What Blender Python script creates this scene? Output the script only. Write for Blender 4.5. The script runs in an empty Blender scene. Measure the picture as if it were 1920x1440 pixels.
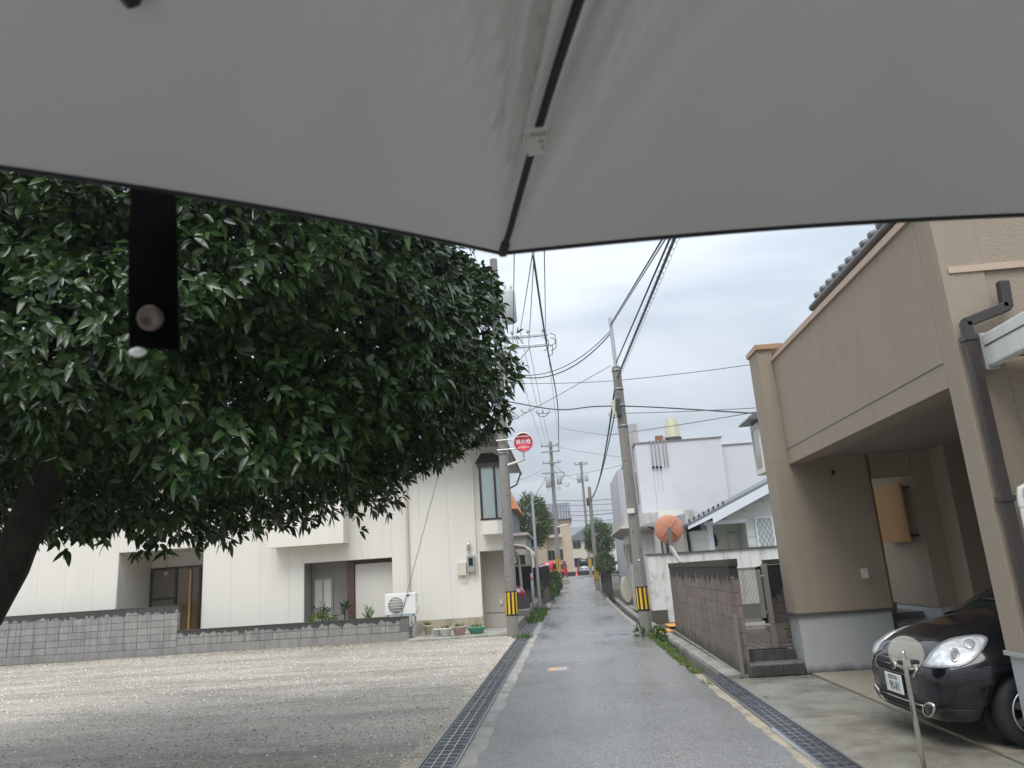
import bpy, bmesh, math, random
import numpy as np
from mathutils import Vector, Matrix
from mathutils.bvhtree import BVHTree
random.seed(7); rng = np.random.default_rng(7)
R = math.radians
sc = bpy.context.scene
col = sc.collection

# ------------------------------------------------------------------ camera
FPX, CXP, CYP, EYE = 1400.0, 960.0, 720.0, 1.65          # photo is 1920x1440
_p = np.array([1065.0 - CXP, 1070.0 - CYP, FPX]); _dy = _p / np.linalg.norm(_p)
_n = np.cross(_p, [1, -0.068, 0]); _n /= np.linalg.norm(_n)
_up = _n if _n[1] < 0 else -_n
_dx = np.cross(_up, _dy); _dx = _dx if _dx[0] > 0 else -_dx
CM = np.stack([_dx, _dy, _up])                             # camera (x right, y down, z fwd) -> world
def ray(u, v): return CM @ np.array([(u - CXP) / FPX, (v - CYP) / FPX, 1.0])
def PY(u, v, Y):                                           # where the sight line meets the plane y = Y
    r = ray(u, v); t = Y / r[1]; return Vector((r[0] * t, Y, r[2] * t + EYE))
def PX(u, v, X):
    r = ray(u, v); t = X / r[0]; return Vector((X, r[1] * t, r[2] * t + EYE))
def PZ(u, v, z=0.0):                                       # where it meets the level z
    r = ray(u, v); t = (z - EYE) / r[2]; return Vector((r[0] * t, r[1] * t, z))
cam = bpy.data.cameras.new('camera'); cam_o = bpy.data.objects.new('camera', cam); col.objects.link(cam_o)
cam.sensor_width = 36.0; cam.lens = FPX / 1920 * 36.0; cam.clip_start = 0.02; cam.clip_end = 3000
rot = Matrix((CM[:, 0], -CM[:, 1], -CM[:, 2])).transposed()
cam_o.matrix_world = Matrix.Translation((0, 0, EYE)) @ rot.to_4x4()
cam.dof.use_dof = True; cam.dof.focus_distance = 13.0; cam.dof.aperture_fstop = 15.0
sc.camera = cam_o

# ------------------------------------------------------------------ sky, sun, exposure
SUN_EL, SUN_AZ = R(58), R(190)                             # behind the camera, through thick cloud
wd = bpy.data.worlds.new('World'); sc.world = wd; wd.use_nodes = True
nt = wd.node_tree; nt.nodes.clear()
def wn(t, **k):
    n = nt.nodes.new(t)
    for a, b in k.items(): setattr(n, a, b)
    return n
tc = wn('ShaderNodeTexCoord'); sky = wn('ShaderNodeTexSky', sky_type='NISHITA', sun_disc=False)
sky.sun_elevation = SUN_EL; sky.sun_rotation = SUN_AZ; sky.air_density = 2.0; sky.dust_density = 4.0
sep = wn('ShaderNodeSeparateXYZ'); nt.links.new(tc.outputs['Generated'], sep.inputs[0])
# overcast sky: luminance grows towards the zenith as (1 + 2 sin e) / 3
zc = wn('ShaderNodeMath', operation='MAXIMUM'); nt.links.new(sep.outputs['Z'], zc.inputs[0]); zc.inputs[1].default_value = 0.0
za = wn('ShaderNodeMath', operation='MULTIPLY_ADD'); nt.links.new(zc.outputs[0], za.inputs[0]); za.inputs[1].default_value = 2.0; za.inputs[2].default_value = 1.0
zd = wn('ShaderNodeMath', operation='ADD'); nt.links.new(zc.outputs[0], zd.inputs[0]); zd.inputs[1].default_value = 0.12
dx_ = wn('ShaderNodeMath', operation='DIVIDE'); nt.links.new(sep.outputs['X'], dx_.inputs[0]); nt.links.new(zd.outputs[0], dx_.inputs[1])
dy_ = wn('ShaderNodeMath', operation='DIVIDE'); nt.links.new(sep.outputs['Y'], dy_.inputs[0]); nt.links.new(zd.outputs[0], dy_.inputs[1])
cmb = wn('ShaderNodeCombineXYZ'); nt.links.new(dx_.outputs[0], cmb.inputs[0]); nt.links.new(dy_.outputs[0], cmb.inputs[1])
mp = wn('ShaderNodeMapping'); nt.links.new(cmb.outputs[0], mp.inputs[0]); mp.inputs['Scale'].default_value = (0.55, 0.8, 1); mp.inputs['Location'].default_value = (3.1, 0.4, 0)
nz = wn('ShaderNodeTexNoise'); nt.links.new(mp.outputs[0], nz.inputs['Vector']); nz.inputs['Scale'].default_value = 1.5; nz.inputs['Detail'].default_value = 7; nz.inputs['Roughness'].default_value = 0.52; nz.inputs['Distortion'].default_value = 0.6
rp = wn('ShaderNodeValToRGB'); nt.links.new(nz.outputs['Fac'], rp.inputs[0])
rp.color_ramp.elements[0].position = 0.30; rp.color_ramp.elements[0].color = (0.40, 0.462, 0.545, 1)
rp.color_ramp.elements[1].position = 0.62; rp.color_ramp.elements[1].color = (0.63, 0.68, 0.745, 1)
cl = wn('ShaderNodeVectorMath', operation='SCALE'); nt.links.new(rp.outputs[0], cl.inputs[0]); nt.links.new(za.outputs[0], cl.inputs['Scale'])
cs = wn('ShaderNodeVectorMath', operation='SCALE'); nt.links.new(cl.outputs[0], cs.inputs[0]); cs.inputs['Scale'].default_value = 5.6
mx = wn('ShaderNodeMix', data_type='RGBA'); mx.inputs[0].default_value = 0.93
nt.links.new(sky.outputs[0], mx.inputs[6]); nt.links.new(cs.outputs[0], mx.inputs[7])
bg = wn('ShaderNodeBackground'); bg.inputs['Strength'].default_value = 0.12; nt.links.new(mx.outputs[2], bg.inputs[0])
wo = wn('ShaderNodeOutputWorld'); nt.links.new(bg.outputs[0], wo.inputs[0])
sl = bpy.data.lights.new('sun', 'SUN'); sl.energy = 1.5; sl.angle = R(35); sl.color = (1.0, 0.97, 0.93)
so = bpy.data.objects.new('sun', sl); col.objects.link(so); so.location = (0, -20, 40)
sdir = Vector((math.sin(SUN_AZ) * math.cos(SUN_EL), math.cos(SUN_AZ) * math.cos(SUN_EL), math.sin(SUN_EL)))
so.rotation_euler = sdir.to_track_quat('Z', 'Y').to_euler()
vs = sc.view_settings; vs.view_transform = 'Standard'; vs.look = 'None'; vs.exposure = 0.47; vs.gamma = 1.0; vs.use_curve_mapping = False

# ------------------------------------------------------------------ helpers: objects
BASE = {}                                                  # world base of every root (parts are stored relative to it)
def props(o, label=None, cat=None, group=None, kind=None):
    if label: o['label'] = label
    if cat: o['category'] = cat
    if group: o['group'] = group
    if kind: o['kind'] = kind
    return o
def thing(name, label, cat, loc=(0, 0, 0), group=None, rz=0.0, local=False, kind=None):
    o = bpy.data.objects.new(name, None); col.objects.link(o); o.location = loc; o.rotation_euler = (0, 0, rz)
    o.empty_display_size = 0.2
    BASE[o] = Vector((0, 0, 0)) if local else Vector(loc)
    return props(o, label, cat, group, kind)
def root_base(p):
    while p is not None:
        if p in BASE: return BASE[p]
        p = p.parent
    return Vector((0, 0, 0))
class MB:
    def __init__(s): s.v = []; s.f = []; s.m = []; s.sm = []
    def add(s, vs_, fs, mi=0, smooth=False):
        b = len(s.v); s.v += [tuple(x) for x in vs_]
        for f in fs: s.f.append(tuple(b + i for i in f)); s.m.append(mi); s.sm.append(smooth)
        return s
    def box(s, x0, x1, y0, y1, z0, z1, mi=0):
        return s.add([(x0, y0, z0), (x1, y0, z0), (x1, y1, z0), (x0, y1, z0), (x0, y0, z1), (x1, y0, z1), (x1, y1, z1), (x0, y1, z1)],
                     [(3, 2, 1, 0), (4, 5, 6, 7), (0, 1, 5, 4), (1, 2, 6, 5), (2, 3, 7, 6), (3, 0, 4, 7)], mi)
    def hexa(s, p, mi=0):                                  # 4 bottom + 4 top points
        return s.add(p, [(3, 2, 1, 0), (4, 5, 6, 7), (0, 1, 5, 4), (1, 2, 6, 5), (2, 3, 7, 6), (3, 0, 4, 7)], mi)
    def prism(s, poly, d, mi=0):                           # polygon of 3-D points pushed along vector d
        n = len(poly); d = Vector(d); a = [Vector(p) for p in poly]
        return s.add(a + [p + d for p in a], [tuple(range(n))[::-1], tuple(range(n, 2 * n))] + [(i, (i + 1) % n, n + (i + 1) % n, n + i) for i in range(n)], mi)
    def quad(s, a, b, c, d, mi=0): return s.add([a, b, c, d], [(0, 1, 2, 3)], mi)
    def tube(s, pts, rad, n=8, mi=0, caps=True, smooth=True):
        pts = [Vector(p) for p in pts]
        if not hasattr(rad, '__len__'): rad = [rad] * len(pts)
        rings = []; ref = None
        for i, p in enumerate(pts):
            t = (pts[min(i + 1, len(pts) - 1)] - pts[max(i - 1, 0)])
            t = t.normalized() if t.length > 1e-9 else Vector((0, 0, 1))
            if ref is None: ref = t.orthogonal().normalized()
            ref = (ref - t * ref.dot(t)); ref = ref.normalized() if ref.length > 1e-6 else t.orthogonal().normalized()
            b = t.cross(ref)
            rings.append([p + (ref * math.cos(2 * math.pi * k / n) + b * math.sin(2 * math.pi * k / n)) * rad[i] for k in range(n)])
        vs_ = [q for r_ in rings for q in r_]
        fs = [(i * n + k, i * n + (k + 1) % n, (i + 1) * n + (k + 1) % n, (i + 1) * n + k) for i in range(len(pts) - 1) for k in range(n)]
        s.add(vs_, fs, mi, smooth)
        if caps:
            s.add(rings[0], [tuple(range(n))[::-1]], mi); s.add(rings[-1], [tuple(range(n))], mi)
        return s
    def lathe(s, c, prof, n=24, axis=(0, 0, 1), mi=0, smooth=True):   # prof: (radius, height)
        a = Vector(axis).normalized(); e1 = a.orthogonal().normalized(); e2 = a.cross(e1); c = Vector(c)
        vs_ = [c + a * h + (e1 * math.cos(2 * math.pi * k / n) + e2 * math.sin(2 * math.pi * k / n)) * r_ for r_, h in prof for k in range(n)]
        fs = [(i * n + k, i * n + (k + 1) % n, (i + 1) * n + (k + 1) % n, (i + 1) * n + k) for i in range(len(prof) - 1) for k in range(n)]
        return s.add(vs_, fs, mi, smooth)
    def build(s, name, mat, parent=None, bevel=0, kind=None, label=None, cat=None, group=None, base=None, recalc=True):
        off = root_base(parent) if parent is not None else (Vector(base) if base else Vector((0, 0, 0)))
        me = bpy.data.meshes.new(name); me.from_pydata([(x - off.x, y - off.y, z - off.z) for x, y, z in s.v], [], s.f)
        for m_ in (mat if isinstance(mat, (list, tuple)) else [mat]): me.materials.append(m_)
        me.polygons.foreach_set('material_index', s.m); me.polygons.foreach_set('use_smooth', s.sm)
        if recalc:
            bm = bmesh.new(); bm.from_mesh(me); bmesh.ops.recalc_face_normals(bm, faces=bm.faces); bm.to_mesh(me); bm.free()
        o = bpy.data.objects.new(name, me); col.objects.link(o)
        if parent is not None: o.parent = parent
        elif base: o.location = base
        if bevel:
            md = o.modifiers.new('bevel', 'BEVEL'); md.width = bevel; md.segments = 2; md.limit_method = 'ANGLE'
        return props(o, label, cat, group, kind)
def piece(name, me, parent, loc, rz=0.0):                  # a shared-mesh piece at a WORLD place
    o = bpy.data.objects.new(name, me); col.objects.link(o); o.parent = parent
    o.location = Vector(loc) - root_base(parent); o.rotation_euler = (0, 0, rz); return o
def box_mesh(name, sx, sy, sz, mat, bev=0.004, jit=0.0):
    bm = bmesh.new(); bmesh.ops.create_cube(bm, size=1.0)
    for v in bm.verts: v.co = Vector((v.co.x * sx + random.uniform(-jit, jit), v.co.y * sy, v.co.z * sz + random.uniform(-jit, jit)))
    if bev: bmesh.ops.bevel(bm, geom=list(bm.edges), offset=bev, segments=1, affect='EDGES')
    me = bpy.data.meshes.new(name); bm.to_mesh(me); bm.free(); me.materials.append(mat); return me
def text_obj(name, s, size, mat, parent, mw, thick=0.0, sx=1.0, bold=0.0):                # bold: extra stroke width, by overlaid copies
    cu = bpy.data.curves.new(name, 'FONT'); cu.body = s; cu.size = size; cu.align_x = 'CENTER'; cu.align_y = 'CENTER'; cu.extrude = thick; cu.resolution_u = 3
    t = bpy.data.objects.new(name, cu); col.objects.link(t)
    dg = bpy.context.evaluated_depsgraph_get(); me = bpy.data.meshes.new_from_object(t.evaluated_get(dg))
    bpy.data.objects.remove(t); bpy.data.curves.remove(cu)
    me.name = name; me.transform(Matrix.Diagonal((sx, 1, 1, 1)))
    if bold:
        bm = bmesh.new()
        for j, (a, b) in enumerate(((0, 0), (1, 0), (-1, 0), (0, 1), (0, -1))):
            m2 = me.copy(); m2.transform(Matrix.Translation((a * bold, b * bold, j * .00004))); bm.from_mesh(m2); bpy.data.meshes.remove(m2)
        bm.to_mesh(me); bm.free()
    me.transform(mw)
    off = root_base(parent); me.transform(Matrix.Translation(-off))
    me.materials.clear(); me.materials.append(mat)
    o = bpy.data.objects.new(name, me); col.objects.link(o); o.parent = parent; return o
def interp(x, tab):
    return float(np.interp(x, [a for a, b in tab], [b for a, b in tab]))
GT = [(-60, 0), (28, 0), (34, .07), (46, .28), (58, .42), (71, .58), (85, .95), (100, 1.15), (140, 1.4), (600, 1.4)]
def g(y): return interp(y, GT)                             # the street climbs a little in the distance
ST = [(-60, 0), (40, 0), (52, .10), (65, .32), (85, .95), (100, 1.6), (600, 1.6)]
def shift(y): return interp(y, ST)                         # and bends a little to the right

# ------------------------------------------------------------------ helpers: materials
class NT:
    def __init__(s, name):
        s.m = bpy.data.materials.new(name); s.m.use_nodes = True; s.t = s.m.node_tree; s.b = s.t.nodes['Principled BSDF']; s.out = s.t.nodes['Material Output']
    def n(s, t, **k):
        x = s.t.nodes.new(t)
        for a, b in k.items(): setattr(x, a, b)
        return x
    def l(s, a, b): s.t.links.new(a, b)
    def pos(s, scale=(1, 1, 1), loc=(0, 0, 0), obj=False):
        src = s.n('ShaderNodeTexCoord').outputs['Object'] if obj else s.n('ShaderNodeNewGeometry').outputs['Position']
        m_ = s.n('ShaderNodeMapping'); s.l(src, m_.inputs[0]); m_.inputs['Scale'].default_value = scale; m_.inputs['Location'].default_value = loc
        return m_.outputs[0]
    def noise(s, vec, scale, detail=4, rough=.55, dist=0):
        x = s.n('ShaderNodeTexNoise'); s.l(vec, x.inputs['Vector']); x.inputs['Scale'].default_value = scale; x.inputs['Detail'].default_value = detail; x.inputs['Roughness'].default_value = rough; x.inputs['Distortion'].default_value = dist
        return x.outputs['Fac']
    def vor(s, vec, scale, out='Distance', feature='F1'):
        x = s.n('ShaderNodeTexVoronoi', feature=feature); s.l(vec, x.inputs['Vector']); x.inputs['Scale'].default_value = scale
        return x.outputs[out]
    def mr(s, f, a, b, c=0., d=1.):
        x = s.n('ShaderNodeMapRange'); s.l(f, x.inputs[0])
        for i, q in enumerate((a, b, c, d)): x.inputs[i + 1].default_value = q
        return x.outputs[0]
    def mix(s, f, a, b, blend='MIX'):
        x = s.n('ShaderNodeMix', data_type='RGBA', blend_type=blend)
        for i, q in ((0, f), (6, a), (7, b)):
            if hasattr(q, 'links'): s.l(q, x.inputs[i])
            elif i == 0: x.inputs[0].default_value = q
            else: x.inputs[i].default_value = (*q, 1) if len(q) == 3 else q
        return x.outputs[2]
    def math(s, op, a, b=None):
        x = s.n('ShaderNodeMath', operation=op)
        for i, q in ((0, a), (1, b)):
            if q is None: continue
            if hasattr(q, 'links'): s.l(q, x.inputs[i])
            else: x.inputs[i].default_value = q
        return x.outputs[0]
    def bump(s, h, strength, dist=0.01):
        x = s.n('ShaderNodeBump'); x.inputs['Strength'].default_value = strength; x.inputs['Distance'].default_value = dist; s.l(h, x.inputs['Height']); s.l(x.outputs[0], s.b.inputs['Normal'])
    def set(s, **k):
        for a, b in k.items():
            i = s.b.inputs[a.replace('_', ' ')]
            if hasattr(b, 'links'): s.l(b, i)
            else: i.default_value = (*b, 1) if (hasattr(b, '__len__') and len(b) == 3 and i.type == 'RGBA') else b
        return s.m
def pm(name, c, rough=.75, var=.14, scale=1.2, bump=0., bscale=90, metal=0., spec=.5, streak=0., sc_=(6, 6, .5), rnd=0., dirt=None, dirt_amt=0., dirt_scale=2.5, dlo=.52, dhi=.72, obj=False, fine=0.):
    k = NT(name); c = Vector(c); pos = k.pos(obj=obj)
    a = k.mix(k.noise(pos, scale, 6, .6), tuple(c * (1 - var)), tuple(c * (1 + var)))
    if fine: a = k.mix(fine, a, k.mix(k.noise(pos, bscale, 2), tuple(c * .35), tuple(c * 1.7)))
    if streak: a = k.mix(k.mr(k.noise(k.pos(sc_, obj=obj), 1.0, 5, .6), .48, .75, 0, streak), a, tuple(c * .28))
    if dirt is not None: a = k.mix(k.mr(k.noise(pos, dirt_scale, 8, .7), dlo, dhi, 0, dirt_amt), a, dirt)
    if rnd:
        r_ = k.n('ShaderNodeObjectInfo').outputs['Random']
        a = k.mix(k.mr(r_, 0, 1, 0, rnd), a, tuple(c * .35))
    k.set(Base_Color=a, Roughness=k.mr(k.noise(pos, scale * 3, 3), .3, .7, rough - .08, min(1, rough + .08)), Metallic=metal)
    k.b.inputs['Specular IOR Level'].default_value = spec
    if bump: k.bump(k.noise(pos, bscale, 5, .6), bump)
    return k.m
def flat(name, c, rough=.5, metal=0., spec=.5, coat=0.):
    k = NT(name); k.set(Base_Color=tuple(c), Roughness=rough, Metallic=metal); k.b.inputs['Specular IOR Level'].default_value = spec; k.b.inputs['Coat Weight'].default_value = coat; k.b.inputs['Coat Roughness'].default_value = .04
    return k.m
def glass_m(name, tint=(.02, .025, .03), rough=.04):
    k = NT(name); k.set(Base_Color=tint, Roughness=rough); k.b.inputs['Specular IOR Level'].default_value = .6; return k.m
M = {}
# asphalt, damp: fine aggregate, wet patches
k = NT('asphalt'); p = k.pos()
ag = k.vor(p, 100, 'Color'); agb = k.n('ShaderNodeRGBToBW'); k.l(ag, agb.inputs[0])
c_ = k.mix(k.mr(agb.outputs[0], .2, .9), (.098, .095, .091), (.385, .375, .36))
c_ = k.mix(k.mr(k.noise(p, .55, 5, .6), .38, .7), c_, k.mix(.4, c_, (.10, .10, .105)))
c_ = k.mix(k.mr(k.noise(k.pos((2.6, .35, 1)), 1, 4), .5, .8, 0, .35), c_, (.26, .26, .26))
wet = k.mr(k.noise(k.pos((.9, .28, 1), (4, 2, 0)), .8, 5, .6), .42, .66)
k.set(Base_Color=c_, Roughness=k.mr(wet, 0, 1, .40, .13)); k.b.inputs['Specular IOR Level'].default_value = .55
k.bump(k.math('ADD', k.vor(p, 120), k.math('MULTIPLY', k.noise(p, 12, 3), .8)), .16, .005); M['asphalt'] = k.m
# gravel bed
k = NT('gravel_bed'); p = k.pos()
vc = k.vor(p, 34, 'Color'); bw = k.n('ShaderNodeRGBToBW'); k.l(vc, bw.inputs[0])
c_ = k.mix(k.mr(bw.outputs[0], .25, .85), (.33, .29, .235), (.60, .54, .455))
c_ = k.mix(k.mr(k.noise(k.pos((.35, 1.5, 1)), .6, 7, .7), .42, .62), c_, k.mix(.55, c_, (.20, .175, .14)))
c_ = k.mix(k.mr(k.noise(p, 1.4, 6, .7), .60, .75, 0, .5), c_, (.16, .16, .08))
c_ = k.mix(k.mr(k.noise(k.pos((.22, .8, 1), (7, 3, 0)), 1, 8, .7, .8), .50, .62, 0, .5), c_, k.mix(.75, c_, (.125, .105, .082)))
k.set(Base_Color=c_, Roughness=k.mr(k.noise(p, .5, 4), .35, .65, .45, .85))
k.bump(k.math('ADD', k.vor(p, 34), k.noise(p, 90, 3)), .8, .012); M['gravel_bed'] = k.m
M['stone'] = pm('gravel_stone', (.42, .39, .34), .8, .3, 9, rnd=0); 
k = NT('pebbles'); isl = k.n('ShaderNodeNewGeometry').outputs['Random Per Island']; r_ = k.n('ShaderNodeValToRGB'); k.l(isl, r_.inputs[0])
for e, (q, cc) in zip((r_.color_ramp.elements[0], r_.color_ramp.elements[1], r_.color_ramp.elements.new(.35)), ((0, (.18, .155, .125, 1)), (1, (.47, .425, .365, 1)), (.35, (.37, .325, .27, 1)))): e.position = q; e.color = cc
k.set(Base_Color=r_.outputs[0], Roughness=.95); k.b.inputs['Specular IOR Level'].default_value = .15; M['pebbles'] = k.m
M['soil'] = pm('damp_soil', (.10, .09, .07), .9, .3, 1.5, .5, 30)
M['conc'] = pm('concrete', (.36, .345, .31), .7, .2, 1.4, .18, 70, dirt=(.13, .12, .09), dirt_amt=.8, dlo=.45, dhi=.68, fine=.2)
M['curb'] = pm('tan_kerb_concrete', (.44, .385, .29), .75, .16, 2.2, .25, 60, dirt=(.18, .155, .105), dirt_amt=.75, dlo=.46, dhi=.68, fine=.2)
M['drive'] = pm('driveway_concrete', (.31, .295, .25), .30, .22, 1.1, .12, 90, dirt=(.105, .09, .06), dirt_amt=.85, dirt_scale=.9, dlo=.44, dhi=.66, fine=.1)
M['driveslab'] = pm('carport_slab', (.33, .30, .23), .5, .16, 1.3, .1, 80, dirt=(.19, .165, .11), dirt_amt=.7, dirt_scale=1.3, fine=.1)
M['steel'] = pm('galvanised_steel', (.30, .32, .34), .42, .12, 4, metal=.8)
M['steel_l'] = pm('bright_steel', (.62, .63, .64), .28, .08, 4, metal=.9)
M['grate'] = pm('grate_steel', (.18, .20, .225), .38, .2, 3, metal=.7)
M['dark'] = flat('dark_void', (.012, .012, .013), .9)
M['moss'] = pm('moss', (.075, .10, .028), .95, .4, 6, .8, 50)
M['white'] = pm('white_siding', (.79, .76, .685), .62, .03, .5, .04, 50, streak=.10, sc_=(3, 3, .25))
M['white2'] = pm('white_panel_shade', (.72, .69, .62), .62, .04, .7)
M['brownframe'] = flat('bronze_frame', (.055, .042, .035), .4, .4)
M['brown2'] = pm('maroon_post', (.11, .06, .055), .55, .1, 2)
M['glass'] = glass_m('window_glass'); M['glass_l'] = glass_m('curtained_glass', (.36, .42, .42), .08)
M['wood'] = pm('varnished_wood', (.62, .37, .15), .5, .15, 3, sc_=(3, 3, .3), streak=.2)
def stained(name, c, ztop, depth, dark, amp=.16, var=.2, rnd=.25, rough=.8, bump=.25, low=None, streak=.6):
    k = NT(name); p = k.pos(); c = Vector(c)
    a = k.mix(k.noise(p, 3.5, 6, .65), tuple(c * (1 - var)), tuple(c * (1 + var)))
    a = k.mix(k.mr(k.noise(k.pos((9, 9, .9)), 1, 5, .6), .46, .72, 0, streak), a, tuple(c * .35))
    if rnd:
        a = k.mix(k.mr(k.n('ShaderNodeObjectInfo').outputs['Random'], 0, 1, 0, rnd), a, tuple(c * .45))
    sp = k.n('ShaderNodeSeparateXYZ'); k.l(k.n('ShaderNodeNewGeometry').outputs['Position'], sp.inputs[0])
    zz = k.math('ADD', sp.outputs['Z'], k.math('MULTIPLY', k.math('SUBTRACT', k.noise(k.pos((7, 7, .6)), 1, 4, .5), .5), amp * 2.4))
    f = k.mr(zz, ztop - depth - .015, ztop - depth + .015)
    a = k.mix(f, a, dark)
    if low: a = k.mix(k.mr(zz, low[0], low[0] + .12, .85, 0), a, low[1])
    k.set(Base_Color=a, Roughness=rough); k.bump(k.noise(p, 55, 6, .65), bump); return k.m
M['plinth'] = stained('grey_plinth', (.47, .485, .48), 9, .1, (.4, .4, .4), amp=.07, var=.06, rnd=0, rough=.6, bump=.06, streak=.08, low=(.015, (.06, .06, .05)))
M['block_hi'] = stained('grey_block_tall', (.32, .313, .297), 1.40, .17, (.060, .058, .055), rnd=.30, var=.38)
M['block_lo'] = stained('grey_block_low', (.30, .293, .277), .66, .12, (.056, .054, .051), rnd=.30, var=.38)
M['mortar'] = pm('mortar', (.15, .148, .142), .9, .3, 5, .3, 60)
M['block_br'] = stained('mauve_block', (.265, .208, .176), 1.65, .30, (.040, .034, .031), amp=.30, var=.3, rnd=.35, streak=.75, low=(.12, (.06, .06, .035)))
M['coping_br'] = pm('mossy_coping', (.055, .052, .035), .9, .35, 8, .5, 60, dirt=(.10, .10, .03), dirt_amt=.8, dirt_scale=7)
M['block_dk'] = stained('black_stained_block', (.12, .105, .10), 1.65, .75, (.018, .017, .017), amp=.4, rnd=.4)
M['wall_w'] = pm('stained_white_render', (.74, .735, .70), .75, .07, 1.2, .12, 40, streak=.55, sc_=(5, 5, .7), dirt=(.10, .095, .085), dirt_amt=.5, dirt_scale=2.2, dlo=.52, dhi=.70)
M['brown'] = pm('taupe_render', (.36, .298, .228), .8, .035, 1.2, 1.0, 62, fine=.06, streak=.10, sc_=(7, 7, .4))
M['plinthcap'] = flat('plinth_drip', (.10, .095, .09), .5)
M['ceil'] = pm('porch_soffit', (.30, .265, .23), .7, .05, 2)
M['copper'] = pm('copper_trim', (.50, .33, .20), .4, .12, 3, metal=.2)
M['trim'] = pm('pink_beige_trim', (.52, .40, .31), .5, .05, 2)
M['tile_roof'] = pm('grey_roof_tile', (.17, .18, .195), .45, .15, 4)
M['spout'] = pm('brown_downspout', (.045, .036, .034), .35, .1, 3)
M['pole'] = pm('concrete_pole', (.255, .243, .222), .85, .12, 1.5, .2, 60, streak=.35, sc_=(9, 9, .35))
M['yellow'] = pm('hazard_yellow', (.80, .50, .03), .5, .1, 6); M['black'] = pm('hazard_black', (.02, .02, .02), .6, .1, 6)
M['cable'] = flat('black_cable', (.05, .052, .056), .6); M['cable_l'] = flat('grey_cable', (.16, .17, .18), .6)
M['cream'] = pm('cream_paint', (.66, .61, .50), .6, .08, 1, streak=.2)
M['ceram'] = flat('insulator', (.55, .56, .56), .3)
print('part1 ok')
# ------------------------------------------------------------------ ground, street, drains
TR_R = (1.90, 2.14); TR_L = (-1.48, -1.16)
xs = [-500, -120, -45, -22, -10, -4, TR_L[0] - .001, TR_L[0], TR_L[1], TR_L[1] + .001, 0, TR_R[0] - .001, TR_R[0], TR_R[1], TR_R[1] + .001, 3, 6, 12, 25, 60, 150, 500]
ys = [-120, -40, -14, -13.99] + list(range(-13, 28, 2)) + [28, 31, 34, 38, 39.99, 40, 43, 46, 52, 58, 64, 71, 78, 85, 92, 100, 115, 140, 200, 350, 900]
mb = MB(); gv = []
for y in ys:
    for x in xs:
        z = g(y) - .03
        if TR_L[0] - 1e-4 < x < TR_L[1] + 1e-4 and -14 < y < 34: z -= .35
        if TR_R[0] - 1e-4 < x < TR_R[1] + 1e-4 and -14 < y < 39.995: z -= .42
        gv.append((x, y, z))
nx = len(xs)
mb.add(gv, [(j * nx + i, j * nx + i + 1, (j + 1) * nx + i + 1, (j + 1) * nx + i) for j in range(len(ys) - 1) for i in range(nx - 1)])
mb.build('ground', M['soil'], kind='structure', recalc=False)
def strip(name, mat, xl, xr, y0, y1, z, step=.5, jl=0., jr=0., thick=.03, kind='structure', extra=0):
    mb = MB(); L = []; yy = []; y = y0
    while y < y1 - 1e-6: yy.append(y); y += step if y < 40 else step * 4
    yy.append(y1)
    jit = lambda y, a, ph: a * (math.sin(y * 3.1 + ph) * .4 + math.sin(y * 7.7 + ph * 2) * .3 + random.uniform(-.35, .35))
    for y in yy:
        fl = xl(y) if callable(xl) else xl; fr = xr(y) if callable(xr) else xr
        L.append((fl + jit(y, jl, 1), fr + jit(y, jr, 4), y, g(y) + z))
    n = len(L)
    v = [(a, y, zz) for a, b, y, zz in L] + [(b, y, zz) for a, b, y, zz in L] + [(a, y, zz - thick) for a, b, y, zz in L] + [(b, y, zz - thick) for a, b, y, zz in L]
    f = []
    for i in range(n - 1):
        f += [(i, n + i, n + i + 1, i + 1), (2 * n + i, i, i + 1, 2 * n + i + 1), (n + i, 3 * n + i, 3 * n + i + 1, n + i + 1)]
    f += [(0, 2 * n, 3 * n, n), (n - 1, 2 * n - 1, 4 * n - 1, 3 * n - 1)]
    mb.add(v, f)
    return mb.build(name, mat, kind=kind, recalc=True)
road = strip('road', M['asphalt'], lambda y: -.96 + shift(y), lambda y: 1.76 + shift(y), -12, 89, .014, .07, .035, .03)
strip('pavement', M['conc'], lambda y: -1.16 + shift(y), lambda y: -.90 + shift(y), -12, 70, .006, .5, 0, 0)
strip('pavement', M['curb'], 1.66, 1.895, -12, 12.2, .007, .4, 0, .0)
strip('kerb', M['curb'], -1.68, -1.482, -12, 21.2, .022, .2, .02, 0, .05)
strip('kerb', M['conc'], 2.145, 2.37, 11.7, 24, .03, .5, 0, .02, .25)
strip('kerb', M['conc'], 2.145, 2.34, 24, 39.5, .02, .5, 0, .02, .25)
strip('kerb', M['conc'], 1.75, 1.895, 20.6, 39.5, .02, .5, .03, 0, .1)
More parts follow.
